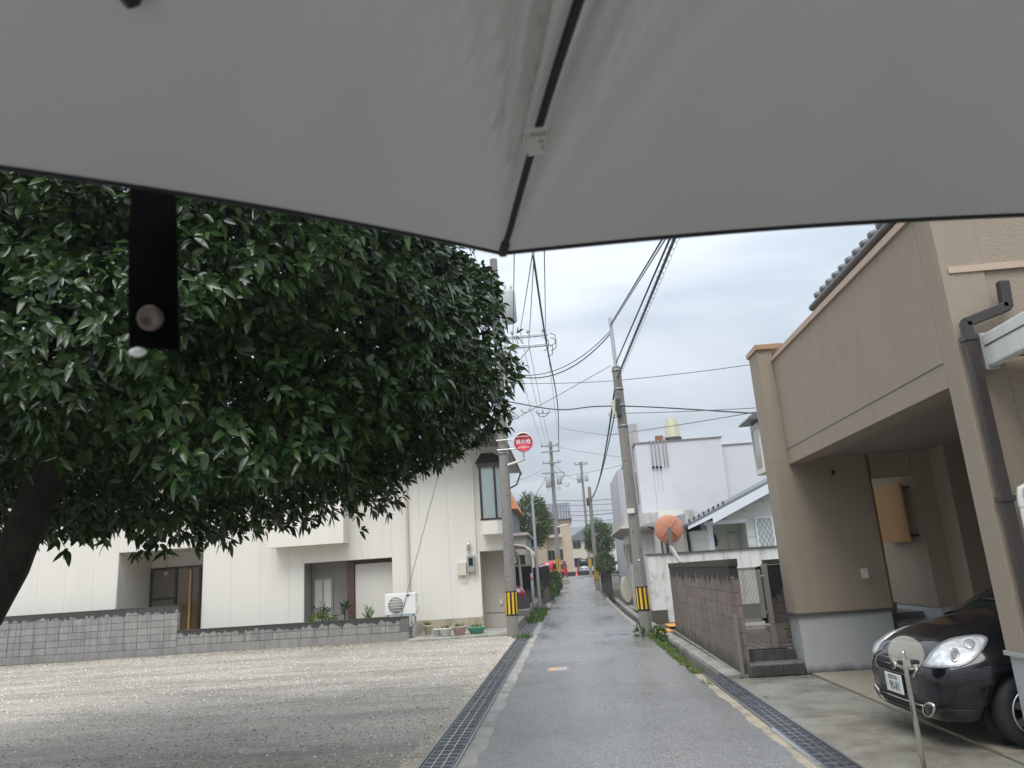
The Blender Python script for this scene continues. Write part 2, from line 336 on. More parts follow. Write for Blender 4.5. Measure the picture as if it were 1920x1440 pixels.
# gravel lot with loose stones
strip('gravel_lot', M['gravel_bed'], -34, -1.60, -12, 22.6, .005, 1.0, 0, .03, .02)
def stones(name, n, area, smin, smax, mat, zoff, par=None, label=None, cat=None):
    a = rng.random((n, 2)); X = area[0] + (area[1] - area[0]) * a[:, 0]; Y = area[2] + (area[3] - area[2]) * a[:, 1] ** 1.0
    base = np.array([(1, 0, 0), (0, 1, 0), (-1, 0, 0), (0, -1, 0), (0, 0, .75), (0, 0, -.3)], float)
    tri = np.array([(0, 1, 4), (1, 2, 4), (2, 3, 4), (3, 0, 4)])
    s = smin + (smax - smin) * rng.random(n) ** 2.5
    th = rng.random(n) * 6.28; c, q = np.cos(th), np.sin(th)
    b = base[None] * (s[:, None, None]) * (0.65 + .7 * rng.random((n, 6, 1)))
    V = np.empty((n, 6, 3)); V[:, :, 0] = b[:, :, 0] * c[:, None] - b[:, :, 1] * q[:, None] + X[:, None]
    V[:, :, 1] = b[:, :, 0] * q[:, None] + b[:, :, 1] * c[:, None] + Y[:, None]; V[:, :, 2] = b[:, :, 2] + zoff
    Fc = (tri[None] + 6 * np.arange(n)[:, None, None]).reshape(-1, 3)
    me = bpy.data.meshes.new(name); me.from_pydata(V.reshape(-1, 3).tolist(), [], Fc.tolist()); me.materials.append(mat)
    o = bpy.data.objects.new(name, me); col.objects.link(o); return props(o, label, cat, kind='stuff')
stones('gravel', 42000, (-17, -1.66, 6.5, 22.2), .004, .017, M['pebbles'], .006, label='loose pale gravel spread over the parking lot', cat='gravel')
stones('gravel', 1500, (-16, -1.66, 6.5, 22.2), .010, .028, M['pebbles'], .0, label='scattered larger stones among the fine gravel of the lot', cat='gravel')
stones('gravel', 900, (-1.68, -1.50, 7, 21), .005, .016, M['pebbles'], .024, label='stray gravel spilled over the left kerb', cat='gravel')
# drains with steel grates
def grate_mesh(name, w, L):
    mb = MB()
    for x in (-w / 2, w / 2 - .012): mb.box(x, x + .012, -L / 2, L / 2, -.045, 0)
    for x in (-w / 6 - .004, w / 6 - .004): mb.box(x, x + .010, -L / 2, L / 2, -.03, .004, 1)
    for y in (-L / 2, L / 2 - .008): mb.box(-w / 2, w / 2, y, y + .008, -.045, -.001)
    n = int(L / .03)
    for i in range(1, n):
        y = -L / 2 + L * i / n
        if i % 5 == 0: mb.box(-w / 2 + .012, w / 2 - .012, y - .006, y + .006, -.04, .0025, 1)
        else: mb.box(-w / 2 + .012, w / 2 - .012, y - .005, y + .005, -.04, -.004)
    o = mb.build(name, [M['grate'], M['steel_l']]); me = o.data; bpy.data.objects.remove(o); return me
gm = grate_mesh('grate', .30, .985)
def drain(name, x0, x1, y0, y1, label, yg0, yg1):
    t = thing(name, label, 'drain', ((x0 + x1) / 2, y0, -.3), kind='structure')
    mb = MB()
    for a, b in ((x0 - .001, x0 + .012), (x1 - .012, x1 + .001)): mb.box(a, b, y0, y1, -.36, .001)
    mb.build('channel', M['conc'], t)
    mb = MB()
    for a, b in ((x0 - .022, x0 + .001), (x1 - .001, x1 + .022)): mb.box(a, b, yg0, yg1, .018, .026)
    mb.build('frame_rim', M['steel'], t)
    y = yg0 + .5
    while y < yg1 - .3:
        o = piece('grate', gm, t, ((x0 + x1) / 2, y, .020 + random.uniform(-.002, .003))); o.scale.x = (x1 - x0 - .03) / .30; y += 1.0
    return t
drain('gutter', TR_L[0], TR_L[1], -8, 33.5, 'narrow drain channel covered by steel grates between gravel lot and road', -8, 31.2)
drain('gutter', TR_R[0], TR_R[1], -8, 39, 'drain channel with steel grates along the driveway edge', -7.9, 12.15)
mb = MB(); mb.box(1.905, 2.135, 12.3, 39, -.43, -.36); mb.build('water', flat('ditch_water', (.02, .022, .018), .12), kind='structure')
# edge steel angle in the foreground of the right drain
mb = MB(); mb.box(1.845, 1.878, 2.0, 8.1, .0, .03); mb.build('steel_edging', M['steel_l'], base=(1.86, 2, 0), label='bright steel angle strip along the near right drain', cat='edging')
# small covers in the road
def cover(u, v, w, l, mat, label, cat='cover', name='valve_cover'):
    p = PZ(u, v, .016); t = thing(name, label, cat, (p.x, p.y, .014))
    mb = MB(); mb.box(p.x - w / 2, p.x + w / 2, p.y - l / 2, p.y + l / 2, .012, .019); mb.build('frame', M['steel'], t, .002)
    mb = MB(); mb.box(p.x - w / 2 + .05, p.x + w / 2 - .05, p.y - l / 2 + .07, p.y + l / 2 - .07, .0195, .0235); mb.build('lid', mat, t, .002); return t
cover(1046, 1255, .42, .62, pm('worn_orange_paint', (.72, .36, .08), .6, .2, 7, dirt=(.36, .36, .35), dirt_amt=1, dirt_scale=6, dlo=.44, dhi=.52), 'rectangular hydrant cover with worn orange paint in the lane')
p = PZ(1157, 1190, .016); t = thing('manhole_cover', 'round iron manhole cover flush in the wet lane', 'manhole cover', (p.x, p.y, .014))
MB().lathe(p, [(0, .003), (.27, .003), (.27, -.004)], 28).build('lid', M['grate'], t); MB().lathe(p, [(.28, -.004), (.28, .0045), (.33, .0045), (.33, -.004)], 28).build('frame', M['steel'], t)
# driveway and carport floor on the right
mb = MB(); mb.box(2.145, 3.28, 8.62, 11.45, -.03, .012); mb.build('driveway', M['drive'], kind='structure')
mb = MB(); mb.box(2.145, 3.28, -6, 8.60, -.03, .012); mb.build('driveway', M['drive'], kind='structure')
mb = MB(); mb.box(3.30, 10, 6.7, 11.45, -.03, .032); mb.build('carport_floor', M['driveslab'], kind='structure')
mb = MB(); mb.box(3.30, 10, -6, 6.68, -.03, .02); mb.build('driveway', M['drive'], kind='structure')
# apron before the left house and yard beyond
mb = MB(); mb.box(-4.66, -1.80, 21.80, 30, -.03, .075); mb.build('apron', M['conc'], kind='structure', bevel=.02)
mb = MB(); mb.box(-8, -1.62, 30.02, 46, .0, .28); mb.build('yard', M['conc'], kind='structure')
mb = MB(); mb.box(2.40, 12, 24, 60, .0, .05); mb.build('yard', M['conc'], kind='structure')

# ------------------------------------------------------------------ plants (clumps of real leaves)
def leafmat(name, a, b, rough=.42, trans=.0, spec=.5):
    k = NT(name); isl = k.n('ShaderNodeNewGeometry').outputs['Random Per Island']
    k.set(Base_Color=k.mix(isl, a, b), Roughness=rough); k.b.inputs['Specular IOR Level'].default_value = spec
    if trans:
        tr = k.n('ShaderNodeBsdfTranslucent'); k.l(k.mix(isl, tuple(Vector(a) * 1.6), tuple(Vector(b) * 1.6)), tr.inputs[0])
        m_ = k.n('ShaderNodeMixShader'); m_.inputs[0].default_value = trans; k.l(k.b.outputs[0], m_.inputs[1]); k.l(tr.outputs[0], m_.inputs[2]); k.l(m_.outputs[0], k.out.inputs[0])
    return k.m
M['leaf'] = leafmat('glossy_leaf', (.010, .030, .009), (.054, .105, .024), .24, .07, .45)
M['grass'] = leafmat('grass', (.07, .13, .02), (.18, .24, .05), .6, .2); M['weed'] = leafmat('weed', (.04, .10, .02), (.10, .18, .03), .5, .2)
M['hedge'] = leafmat('hedge', (.03, .06, .015), (.08, .13, .03), .5, .1); M['bark'] = pm('bark', (.020, .0165, .013), .95, .6, 10, 1.0, 26, dirt=(.035, .036, .02), dirt_amt=.7, dirt_scale=5, streak=.7, sc_=(16, 16, 1.6))
M['leaf_far'] = leafmat('far_leaf', (.05, .09, .025), (.12, .17, .05), .5, .15)
def leaf_geo(P, D, U, L, Wd, droop, stations=3, fold=.25):
    """arrays of leaves: base P, direction D, up U, length L, width Wd -> verts, faces"""
    n = len(P); D = D / np.linalg.norm(D, axis=1, keepdims=True); S = np.cross(D, U); S /= np.linalg.norm(S, axis=1, keepdims=True) + 1e-9; N = np.cross(S, D)
    ts = np.linspace(0, 1, stations + 2); prof = np.sin(np.pi * ts ** .85) ** .75; V = []
    for i, t in enumerate(ts):
        c = P + D * (L * t)[:, None] - np.array([0, 0, 1]) * (droop * L * t * t)[:, None]
        if i in (0, len(ts) - 1): V.append(c[:, None])
        else:
            w = (Wd * .5 * prof[i])[:, None]; V.append(np.stack([c + S * w + N * w * fold, c, c - S * w + N * w * fold], 1))
    nv = 2 + 3 * stations; V = np.concatenate(V, 1); f = [(0, 2, 1), (0, 3, 2)]
    for i in range(stations - 1):
        a = 1 + 3 * i; b = a + 3; f += [(a, a + 1, b + 1, b), (a + 1, a + 2, b + 2, b + 1)]
    a = 1 + 3 * (stations - 1); e = nv - 1; f += [(a, a + 1, e), (a + 1, a + 2, e)]
    return V, f, nv
def leaves_obj(name, V, f, nv, mat, parent, kind='stuff', label=None, cat=None):
    n = len(V); off = root_base(parent); v = (V.reshape(-1, 3) - np.array(off)).tolist(); faces = []
    for q in f: faces.append((np.array(q)[None] + nv * np.arange(n)[:, None]).tolist())
    me = bpy.data.meshes.new(name); me.from_pydata(v, [], [x for y in faces for x in y]); me.materials.append(mat)
    me.polygons.foreach_set('use_smooth', [True] * len(me.polygons))
    o = bpy.data.objects.new(name, me); col.objects.link(o)
    if parent is not None: o.parent = parent
    return props(o, label, cat, None, kind)
def unit(n): v = rng.normal(size=(n, 3)); return v / np.linalg.norm(v, axis=1, keepdims=True)
def bush(name, c, r, n, L, mat, label, cat, wr=.38, group=None, trunk=None, up=.3, shell=.45, crown='foliage'):
    c = np.array(c, float); r = np.array(r, float); t = thing(name, label, cat, (c[0], c[1], g(c[1])), group)
    d = unit(n); rad = (shell + (1 - shell) * rng.random(n) ** .6) * (1 + .22 * np.sin(d[:, 0] * 5 + d[:, 1] * 4 + c[0]) * np.cos(d[:, 2] * 6))
    P = c + d * rad[:, None] * r; D = d + unit(n) * .8 + np.array([0, 0, up]); LL = L * (.6 + .7 * rng.random(n))
    V, f, nv = leaf_geo(P, D, unit(n), LL, LL * wr, .3 * rng.random(n), 1)
    leaves_obj(crown, V, f, nv, mat, t)
    if trunk:
        mb = MB(); mb.tube([(c[0], c[1], g(c[1]) - .05), (c[0] + .05, c[1], (g(c[1]) + c[2]) / 2), (c[0], c[1], c[2])], [trunk, trunk * .8, trunk * .4], 8)
        for i in range(7):
            q = unit(1)[0]; q[2] = abs(q[2]) * .6; mb.tube([(c[0], c[1], c[2] - r[2] * .55), tuple(c + q * r * .8)], [trunk * .4, .01], 5)
        mb.build('trunk', M['bark'], t)
    return t
def grass_patch(name, area, n, h, mat, label, z=0.0, cat='grass', spread=.5, wr=.12):
    X = area[0] + (area[1] - area[0]) * rng.random(n); Y = area[2] + (area[3] - area[2]) * rng.random(n)
    keep = (np.sin(X * 11 + Y * 2.3) + np.sin(Y * 4.1 + X) + rng.normal(size=n) * .5) > -.2; X, Y = X[keep], Y[keep]; n = len(X)
    P = np.stack([X, Y, np.array([g(y) for y in Y]) + z], 1); D = unit(n) * spread + np.array([0, 0, 1]); LL = h * (.4 + rng.random(n))
    V, f, nv = leaf_geo(P, D, unit(n), LL, LL * wr, .5 * rng.random(n), 1); return leaves_obj(name, V, f, nv, mat, None, 'stuff', label, cat)
grass_patch('verge_grass', (1.74, 1.92, 12.3, 19.3), 2600, .09, M['grass'], 'low grass and moss along the right edge of the lane', .0)
mb = MB()
for i in range(90):
    y = random.uniform(12.3, 19.4); s = random.uniform(.03, .09); x = random.uniform(1.77, 1.89); mb.lathe((x, y, .004), [(s, 0), (s * .8, .016), (s * .3, .028), (0, .03)], 7)
mb.build('moss', M['moss'], label='patchy moss along the right road edge', cat='moss', kind='stuff')
grass_patch('weeds', (1.80, 2.05, 15.6, 19.6), 900, .09, M['weed'], 'broad leaved weeds growing in the ditch beside the leaning pole', -.02, 'weeds', .9, .4)
grass_patch('weeds', (-1.55, -1.0, 26, 34), 900, .22, M['weed'], 'tufts of weeds along the far left drain', 0, 'weeds', .7, .2)
grass_patch('weeds', (-1.62, -1.05, 20.2, 21.0), 160, .12, M['weed'], 'tuft of weeds on the grate before the left pole', .02, 'weeds', .7, .25)
grass_patch('verge_grass', (-9, -2.2, 21.5, 22.2), 1200, .06, M['grass'], 'thin grass along the far edge of the gravel', 0)
grass_patch('verge_grass', (-19, -9, 21.8, 22.6), 1500, .05, M['grass'], 'thin grass and moss at the foot of the tall block wall', 0)
grass_patch('weeds', (2.2, 2.36, 9.6, 9.75), 20, .07, M['grass'], 'small grass tuft in the right drain grate', .02, 'weeds', .8, .2)
grass_patch('weeds', (1.72, 1.88, 11.0, 11.5), 60, .06, M['grass'], 'small moss and grass tuft on the right kerb', .0, 'weeds', .8, .2)
for (u, v, rr) in ((1199, 1186, .12), (1232, 1186, .15), (1240, 1190, .11)):
    q = PZ(u, v, .1); bush('ditch_shrub', (q.x, q.y, .11), (rr, rr, .15), 200, .07, M['weed'], {1199: 'small leafy weed left of the leaning pole foot', 1232: 'larger leafy weed right of the leaning pole foot', 1240: 'low leafy weed in the ditch behind the leaning pole foot'}[u], 'weed', .5)
q = PZ(1492, 1195, .36); bush('terrace_weed', (q.x, q.y, .46), (.10, .12, .15), 120, .08, M['grass'], 'yellow green weed growing by the house corner on the terrace', 'weed', .3)
# ------------------------------------------------------------------ left: block wall
def block_course(t, mesh, x0, x1, y_of, z, L, parent_kind='block', phase=0):
    x = x0 + L / 2; i = 0
    while x < x1:
        piece(parent_kind, mesh, t, (x, y_of(x) + random.uniform(-.003, .003), z)); x += L
yl = lambda x: 23.25 + (x + 18) * (-.85 / 13.3)
wl = thing('block_wall', 'tall grey concrete block wall with dark wet top at the far left', 'wall', (-15, 23.1, 0))
LB = .43
mA = box_mesh('block', LB - .012, .14, .188, M['block_hi'], .006); mBk = box_mesh('block', LB - .012, .14, .188, M['block_lo'], .006)
xe = -11.85
for i in range(6): block_course(wl, mA, -21.3, xe - .2, yl, .30 + .2 * i, LB)
ang = math.atan(-.85 / 13.3)
def slab(mb, x0, x1, yf, t0, t1, z0, z1):
    mb.hexa([(x0, yf(x0) + t0, z0), (x1, yf(x1) + t0, z0), (x1, yf(x1) + t1, z0), (x0, yf(x0) + t1, z0), (x0, yf(x0) + t0, z1), (x1, yf(x1) + t0, z1), (x1, yf(x1) + t1, z1), (x0, yf(x0) + t1, z1)])
mb = MB(); slab(mb, -21.3, xe, yl, -.055, .06, .2, 1.392); mb.build('mortar', M['mortar'], wl)
mb = MB(); slab(mb, -21.3, xe, yl, -.09, .09, -.02, .198); mb.build('footing', M['block_lo'], wl)
mb = MB(); slab(mb, -21.3, xe, yl, -.075, .075, 1.395, 1.42); mb.build('coping', M['block_hi'], wl)
for o in wl.children:
    if o.name.startswith('block'): o.rotation_euler.z = ang
wl2 = thing('block_wall', 'low grey concrete block wall ending beside the air conditioner', 'wall', (-8, 22.5, 0))
for i in range(2): block_course(wl2, mBk, xe + .01, -4.75, yl, .35 + .2 * i, LB)
for o in wl2.children: o.rotation_euler.z = ang
mb = MB(); slab(mb, xe + .005, -4.72, yl, -.055, .06, .24, .65); mb.build('mortar', M['mortar'], wl2)
mb = MB(); slab(mb, xe + .005, -4.70, yl, -.10, .10, -.02, .245); mb.build('footing', M['block_lo'], wl2)
mb = MB(); slab(mb, xe + .005, -4.71, yl, -.075, .075, .652, .685); mb.build('coping', M['block_lo'], wl2)

# ------------------------------------------------------------------ left: white house
hs = thing('white_house', 'long white panelled house with recessed windows behind the grey block wall', 'house', (-10, 24, 0))
YF = 24.0
OA = (-14.55, -11.70, .3, 3.18); OB = (-8.38, -5.53, .2, 2.43); OC = (-2.73, -1.95, 0, 2.42)
ztop = 6.0
edges = sorted(set([-22.0 + .95 * i for i in range(0, 8)] + [OA[0], -13.6, -12.65, OA[1], -10.75, -9.8, -8.85, OB[0], -7.43, -6.48, OB[1], -4.60, -3.68, OC[0], OC[1], -1.88]))
edges = [e for i, e in enumerate(edges) if i == 0 or e - edges[i - 1] > .05]
# solid core behind the panels
mb = MB()
segs = [(-22, OA[0]), (OA[1], OB[0]), (OB[1], OC[0])]
for a, b in segs: mb.box(a, b, YF + .02, 26.1, 0, ztop)
for o_ in (OA, OB): mb.box(o_[0], o_[1], YF + .02, 26.1, o_[3], ztop)
mb.box(OC[0], OC[1], YF + .02, 25.2, OC[3], ztop)
mb.box(-22, -2.45, 26.101, 30.5, 0, ztop); mb.box(OC[1], -1.88, YF + .02, 25.4, 0, ztop); mb.box(OC[0], OC[1], 25.2, 25.4, 0, ztop); mb.box(OC[0], -2.45, 25.401, 26.1, 0, ztop)
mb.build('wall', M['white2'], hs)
for i in range(len(edges) - 1):
    a, b = edges[i] + .0015, edges[i + 1] - .0015; z0 = .45 if b < -1.9 else .45
    for o_ in (OA, OB, OC):
        if a >= o_[0] - .01 and b <= o_[1] + .01: z0 = o_[3]
    MB().box(a, b, YF, YF + .02, z0, ztop).build('wall_panel', M['white'], hs, .002)
mb = MB()
for a, b in ((-5.53, OC[0]), (OC[1], -1.88)): mb.box(a, b, YF - .012, YF + .018, 0, .448)
mb.build('plinth', M['curb'], hs); 
mb = MB()
for a, b in segs[:2]: mb.box(a, b, YF + .0, YF + .018, 0, .448)
mb.build('plinth', M['conc'], hs)
# recess A: back wall, sliding window
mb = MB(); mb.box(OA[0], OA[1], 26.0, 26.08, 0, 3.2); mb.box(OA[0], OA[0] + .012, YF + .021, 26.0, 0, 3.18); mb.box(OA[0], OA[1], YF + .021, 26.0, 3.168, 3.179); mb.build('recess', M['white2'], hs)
def window(x0, x1, z0, z1, y, par, frame, pane, n=2, fw=.05, label=None, name='window'):
    mb = MB(); 
    for a, b, c, d in ((x0, x1, z0, z0 + fw), (x0, x1, z1 - fw, z1), (x0, x0 + fw, z0 + fw, z1 - fw), (x1 - fw, x1, z0 + fw, z1 - fw)): mb.box(a, b, y - .06, y + .02, c, d)
    for i in range(1, n): xm = x0 + (x1 - x0) * i / n; mb.box(xm - fw * .6, xm + fw * .6, y - .055, y + .015, z0 + fw, z1 - fw)
    w = mb.build(name, frame, par)
    for i in range(n):
        a = x0 + (x1 - x0) * i / n; b = x0 + (x1 - x0) * (i + 1) / n
        MB().box(a + fw * .9, b - fw * .9, y - .02, y - .012, z0 + fw, z1 - fw).build('pane', pane[i] if isinstance(pane, list) else pane, w)
    return w
M['screen'] = pm('insect_screen', (.16, .135, .11), .55, .1, 2)
M['amber'] = glass_m('amber_glass', (.17, .12, .05), .1)
w = window(-14.5, -12.70, .35, 2.68, 25.97, hs, M['brownframe'], [M['screen'], M['amber']], 2, .07)
MB().box(-14.43, -13.65, 25.90, 25.95, 1.62, 1.66).build('mid_rail', M['brownframe'], w)
MB().box(-13.10, -13.03, 25.88, 25.93, .5, 2.55).build('curtain_edge', M['wood'], w)
LX = PY(313, 1072, 24.7).x
lt = thing('hanging_lamp', 'small glass lantern hanging in the left recess of the white house', 'lantern', (LX, 24.7, 2.3))
MB().tube([(LX, 24.7, 3.168), (LX, 24.7, 2.52)], .006, 5).build('cord', M['black'], lt)
mb = MB(); mb.lathe((LX, 24.7, 2.30), [(.03, 0), (.09, .03), (.09, .17), (.03, .22)], 8); mb.build('shade', glass_m('lantern_glass', (.12, .11, .09)), lt)
# recess B: door, post, plain panel
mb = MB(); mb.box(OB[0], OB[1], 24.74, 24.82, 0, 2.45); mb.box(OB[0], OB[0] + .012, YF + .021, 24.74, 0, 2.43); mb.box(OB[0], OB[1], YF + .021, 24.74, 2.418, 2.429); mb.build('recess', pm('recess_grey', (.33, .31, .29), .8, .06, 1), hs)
dr = MB().box(-8.30, -7.66, 24.68, 24.74, .1, 1.95).build('door', pm('grey_door', (.38, .37, .35), .55, .05, 2), hs)
for a in (-8.25, -7.95):
    for z0, z1 in ((1.0, 1.88), (.25, .85)): MB().box(a, a + .24, 24.66, 24.679, z0, z1).build('door_panel', M['white2'], dr, .01)
MB().lathe((-8.27, 24.63, 1.05), [(0, .0), (.03, 0), (.03, .05), (0, .05)], 10, (0, 1, 0)).build('handle', M['brownframe'], dr)
MB().box(-7.08, -6.86, 24.35, 24.55, 0, 2.417).build('post', M['brown2'], hs)
MB().box(-6.84, -5.54, 24.42, 24.50, .62, 2.30).build('partition', M['white2'], hs); MB().box(-6.84, -5.54, 24.40, 24.52, 2.30, 2.417).build('header', M['brownframe'], hs); MB().box(-6.86, -5.54, 24.38, 24.54, .40, .62).build('sill', M['brown2'], hs)
# projecting box over recess B, with bay window right
MB().box(-9.30, -6.90, 23.35, YF - .001, 2.95, 4.5).build('bay_box', M['white'], hs, .006)
mb = MB(); mb.tube([(-5.0, YF - .06, .3), (-5.0, YF - .06, 5.9)], .045, 10); mb.build('downpipe', pm('pinkish_pipe', (.62, .55, .48), .5), hs)
# garage recess C
mb = MB(); mb.box(OC[0], OC[1], 24.75, 24.83, 0, 2.42); mb.box(OC[0] - .01, OC[0] + .004, 24.021, 24.75, 0, 2.42); mb.build('recess', pm('grey_shutter', (.55, .51, .455), .7, .05, 1), hs)
MB().box(OC[0] + .01, OC[1] - .01, 24.735, 24.75, .50, .515).build('seam', M['mortar'], hs); MB().box(-2.25, -2.15, 24.70, 24.75, .75, .9).build('outlet', M['white'], hs, .01)
# bay window on the road corner
bw_ = MB().prism([(-2.56, YF - .001, 2.9), (-2.56, 23.45, 2.9), (-2.05, 23.45, 2.9), (-1.72, 23.8, 2.9), (-1.72, YF + .6, 2.9), (-2.4, YF + .6, 2.9)], (0, 0, .44)).build('bay_base', M['white'], hs, .006)
mb = MB()
for (x, y) in ((-2.53, 23.50), (-2.07, 23.50), (-1.77, 23.82)): mb.box(x - .035, x + .035, y - .035, y + .035, 3.34, 5.0)
mb.prism([(-2.60, YF, 5.0), (-2.60, 23.42, 5.0), (-2.03, 23.42, 5.0), (-1.69, 23.78, 5.0), (-1.69, YF + .6, 5.0), (-2.4, YF + .6, 5.0)], (0, 0, .12)); mb.prism([(-2.58, YF, 3.341), (-2.58, 23.43, 3.341), (-2.04, 23.43, 3.341), (-1.70, 23.79, 3.341), (-1.70, YF + .6, 3.341)], (0, 0, .05))
bay = mb.build('bay_window', M['brownframe'], hs)
MB().box(-2.50, -2.10, 23.49, 23.50, 3.39, 5.0).build('pane', M['glass_l'], bay); MB().prism([(-2.04, 23.51, 3.39), (-1.80, 23.80, 3.39), (-1.80, 23.80, 5.0), (-2.04, 23.51, 5.0)], (.006, -.006, 0)).build('pane', M['glass_l'], bay)
MB().hexa([(-2.66, YF, 5.121), (-2.66, 23.36, 5.121), (-1.62, 23.7, 5.121), (-1.62, YF + .6, 5.121), (-2.5, YF, 5.5), (-2.5, 23.8, 5.5), (-2.1, 23.9, 5.5), (-2.1, YF + .6, 5.5)]).build('bay_roof', M['brownframe'], hs)
# tiled roof with eave along the street
rf = MB().hexa([(-22, 23.4, 6.001), (-1.72, 22.9, 5.72), (-1.72, 31, 5.72), (-22, 31, 6.001), (-22, 23.5, 6.2), (-1.70, 22.85, 5.84), (-1.70, 31, 5.84), (-22, 31, 8.6)]).build('roof', M['tile_roof'], hs)
mb = MB()
for i in range(33):
    y = 22.95 + i * .24; mb.tube([(-1.67, y, 5.86), (-3.4, y, 6.42)], .07, 6)
mb.build('tile_rows', M['tile_roof'], rf)
mb = MB(); mb.tube([(-1.63, 22.9, 5.72), (-1.63, 31, 5.68)], .055, 8); mb.tube([(-1.63, 30.9, 5.68), (-1.8, 30.6, 5.2), (-2.4, 30.5, 4.9)], .035, 6); mb.build('gutter', M['brownframe'], rf)
# meter boxes and conduits
mt = thing('meter_boxes', 'electric meter with service boxes and conduits on the white wall', 'meter', (-3.1, YF, 2))
MB().box(-3.44, -3.16, YF - .12, YF - .001, 1.72, 2.12).build('switch_box', M['cream'], mt, .015)
m_ = MB().box(-3.13, -2.88, YF - .15, YF - .001, 1.80, 2.32).build('meter', pm('meter_grey', (.36, .36, .34), .5), mt, .02)
MB().box(-3.07, -2.94, YF - .165, YF - .151, 2.0, 2.24).build('meter_glass', M['glass'], m_)
MB().lathe((-3.06, YF - .09, 2.46), [(.0, 0), (.06, 0), (.06, .2), (.02, .3), (0, .3)], 10).build('weatherhead', M['steel_l'], mt)
mb = MB(); mb.tube([(-3.35, YF - .06, 1.72), (-3.3, YF - .06, 1.55), (-3.15, YF - .06, 1.55), (-3.12, YF - .06, 1.80)], .015, 6); mb.tube([(-3.0, YF - .06, 1.80), (-2.95, YF - .06, 1.62), (-2.82, YF - .06, 1.65), (-2.8, YF - .06, 5.4)], .013, 6); mb.build('conduit', M['white'], mt)
# air conditioner on its stand
ac = thing('air_conditioner', 'white outdoor air conditioner unit on a steel stand beside the low wall', 'air conditioner', (-5.0, 23.2, 0))
ax0, ax1, ay0, ay1, az0, az1 = -5.46, -4.54, 22.62, 22.96, .72, 1.33
b_ = MB().box(ax0, ax1, ay0, ay1, az0, az1).build('casing', pm('ac_white', (.80, .80, .77), .4, .03, 2), ac, .02)
cx_, cz_ = ax0 + .33, (az0 + az1) / 2 - .02
MB().lathe((cx_, ay0 - .004, cz_), [(0, -.001), (.225, -.001), (.225, .003)], 28, (0, 1, 0)).build('fan_opening', flat('fan_dark', (.34, .34, .33), .6), b_)
mb = MB()
for r_ in (.235,): mb.lathe((cx_, ay0 - .014, cz_), [(r_ - .008, -.006), (r_ + .004, -.006), (r_ + .004, .006), (r_ - .008, .006), (r_ - .008, -.006)], 28, (0, 1, 0))
for z in (-.16, -.08, 0, .08, .16): mb.box(cx_ - math.sqrt(.055 - z * z), cx_ + math.sqrt(.055 - z * z), ay0 - .02, ay0 - .012, cz_ + z - .006, cz_ + z + .006)
mb.build('fan_guard', M['white'], b_)
MB().box(ax1 - .26, ax1 - .17, ay0 - .004, ay0 - .001, az1 - .10, az1 - .05).build('logo', flat('logo_blue', (.03, .08, .35), .4), b_); MB().box(ax1 - .15, ax1 - .08, ay0 - .004, ay0 - .001, az1 - .085, az1 - .065).build('logo', flat('logo_pale', (.35, .5, .75), .4), b_)
MB().box(ax1 + .001, ax1 + .05, ay0 + .05, ay1 - .05, az0 + .06, az0 + .26).build('valve_cover', M['white'], b_, .02)
mb = MB()
for x in (ax0 + .08, ax1 - .08):
    for y in (ay0 + .03, ay1 - .03): mb.box(x - .02, x + .02, y - .02, y + .02, .075, az0)
mb.box(ax0, ax1, ay0 + .01, ay0 + .05, az0 - .06, az0 - .001); mb.box(ax0 + .06, ax1, ay0 + .01, ay0 + .04, .38, .42); mb.build('stand', pm('pale_blue_steel', (.45, .52, .55), .5), ac)
# pots and planters along the apron
def pot(u, v, r0, r1, h, mat, label, oval=1.0, plant=True):
    q = PZ(u, v, .075); t = thing('flower_pot', label, 'flower pot', (q.x, q.y, .075), 'pots along the white house')
    o = MB().lathe((q.x, q.y, .076), [(0, 0), (r0, 0), (r1, h * .88), (r1 * 1.08, h * .9), (r1 * 1.08, h), (r1 * .95, h), (r1 * .9, h - .03), (0, h - .035)], 20).build('pot', mat, t)
    if oval != 1:
        for v_ in o.data.vertices: v_.co.x *= oval
    if plant:
        n = 60; a = rng.random((n, 2)) - .5; P = np.stack([q.x + a[:, 0] * r1 * 1.2 * oval, q.y + a[:, 1] * r1, np.full(n, .076 + h - .03)], 1); D = unit(n) * .5 + np.array([0, 0, 1]); LL = .10 + .10 * rng.random(n)
        V, f, nv = leaf_geo(P, D, unit(n), LL, LL * .12, .4 * rng.random(n), 1); leaves_obj('seedlings', V, f, nv, M['grass'], t)
pot(803, 1190, .09, .135, .27, M['cream'], 'cream ribbed pot with green seedlings nearest the air conditioner', 1, True)
pot(820, 1193, .10, .115, .20, pm('pale_grey_plastic', (.6, .6, .6), .5), 'small pale grey pot between the cream pot and the white bowl', 1, False)
pot(836, 1193, .11, .15, .22, pm('white_plastic', (.75, .75, .73), .5), 'white bowl shaped pot in the middle of the row', 1.15)
pot(862, 1191, .12, .17, .24, pm('pink_plastic', (.55, .40, .36), .5), 'dusty pink oval planter in the row of pots', 1.15)
pot(894, 1188, .13, .19, .18, pm('green_plastic', (.12, .38, .28), .5), 'green oval planter at the house corner', 1.35)
q = PZ(776, 1188, .075); t = thing('wash_tub', 'green plastic tub under the air conditioner stand', 'tub', (q.x, q.y, .075)); MB().lathe((q.x - .05, 22.78, .08), [(0, 0), (.2, 0), (.26, .16), (.28, .16), (.28, .19), (.24, .18), (0, .06)], 22).build('bowl', pm('teal_plastic', (.08, .30, .22), .5), t)
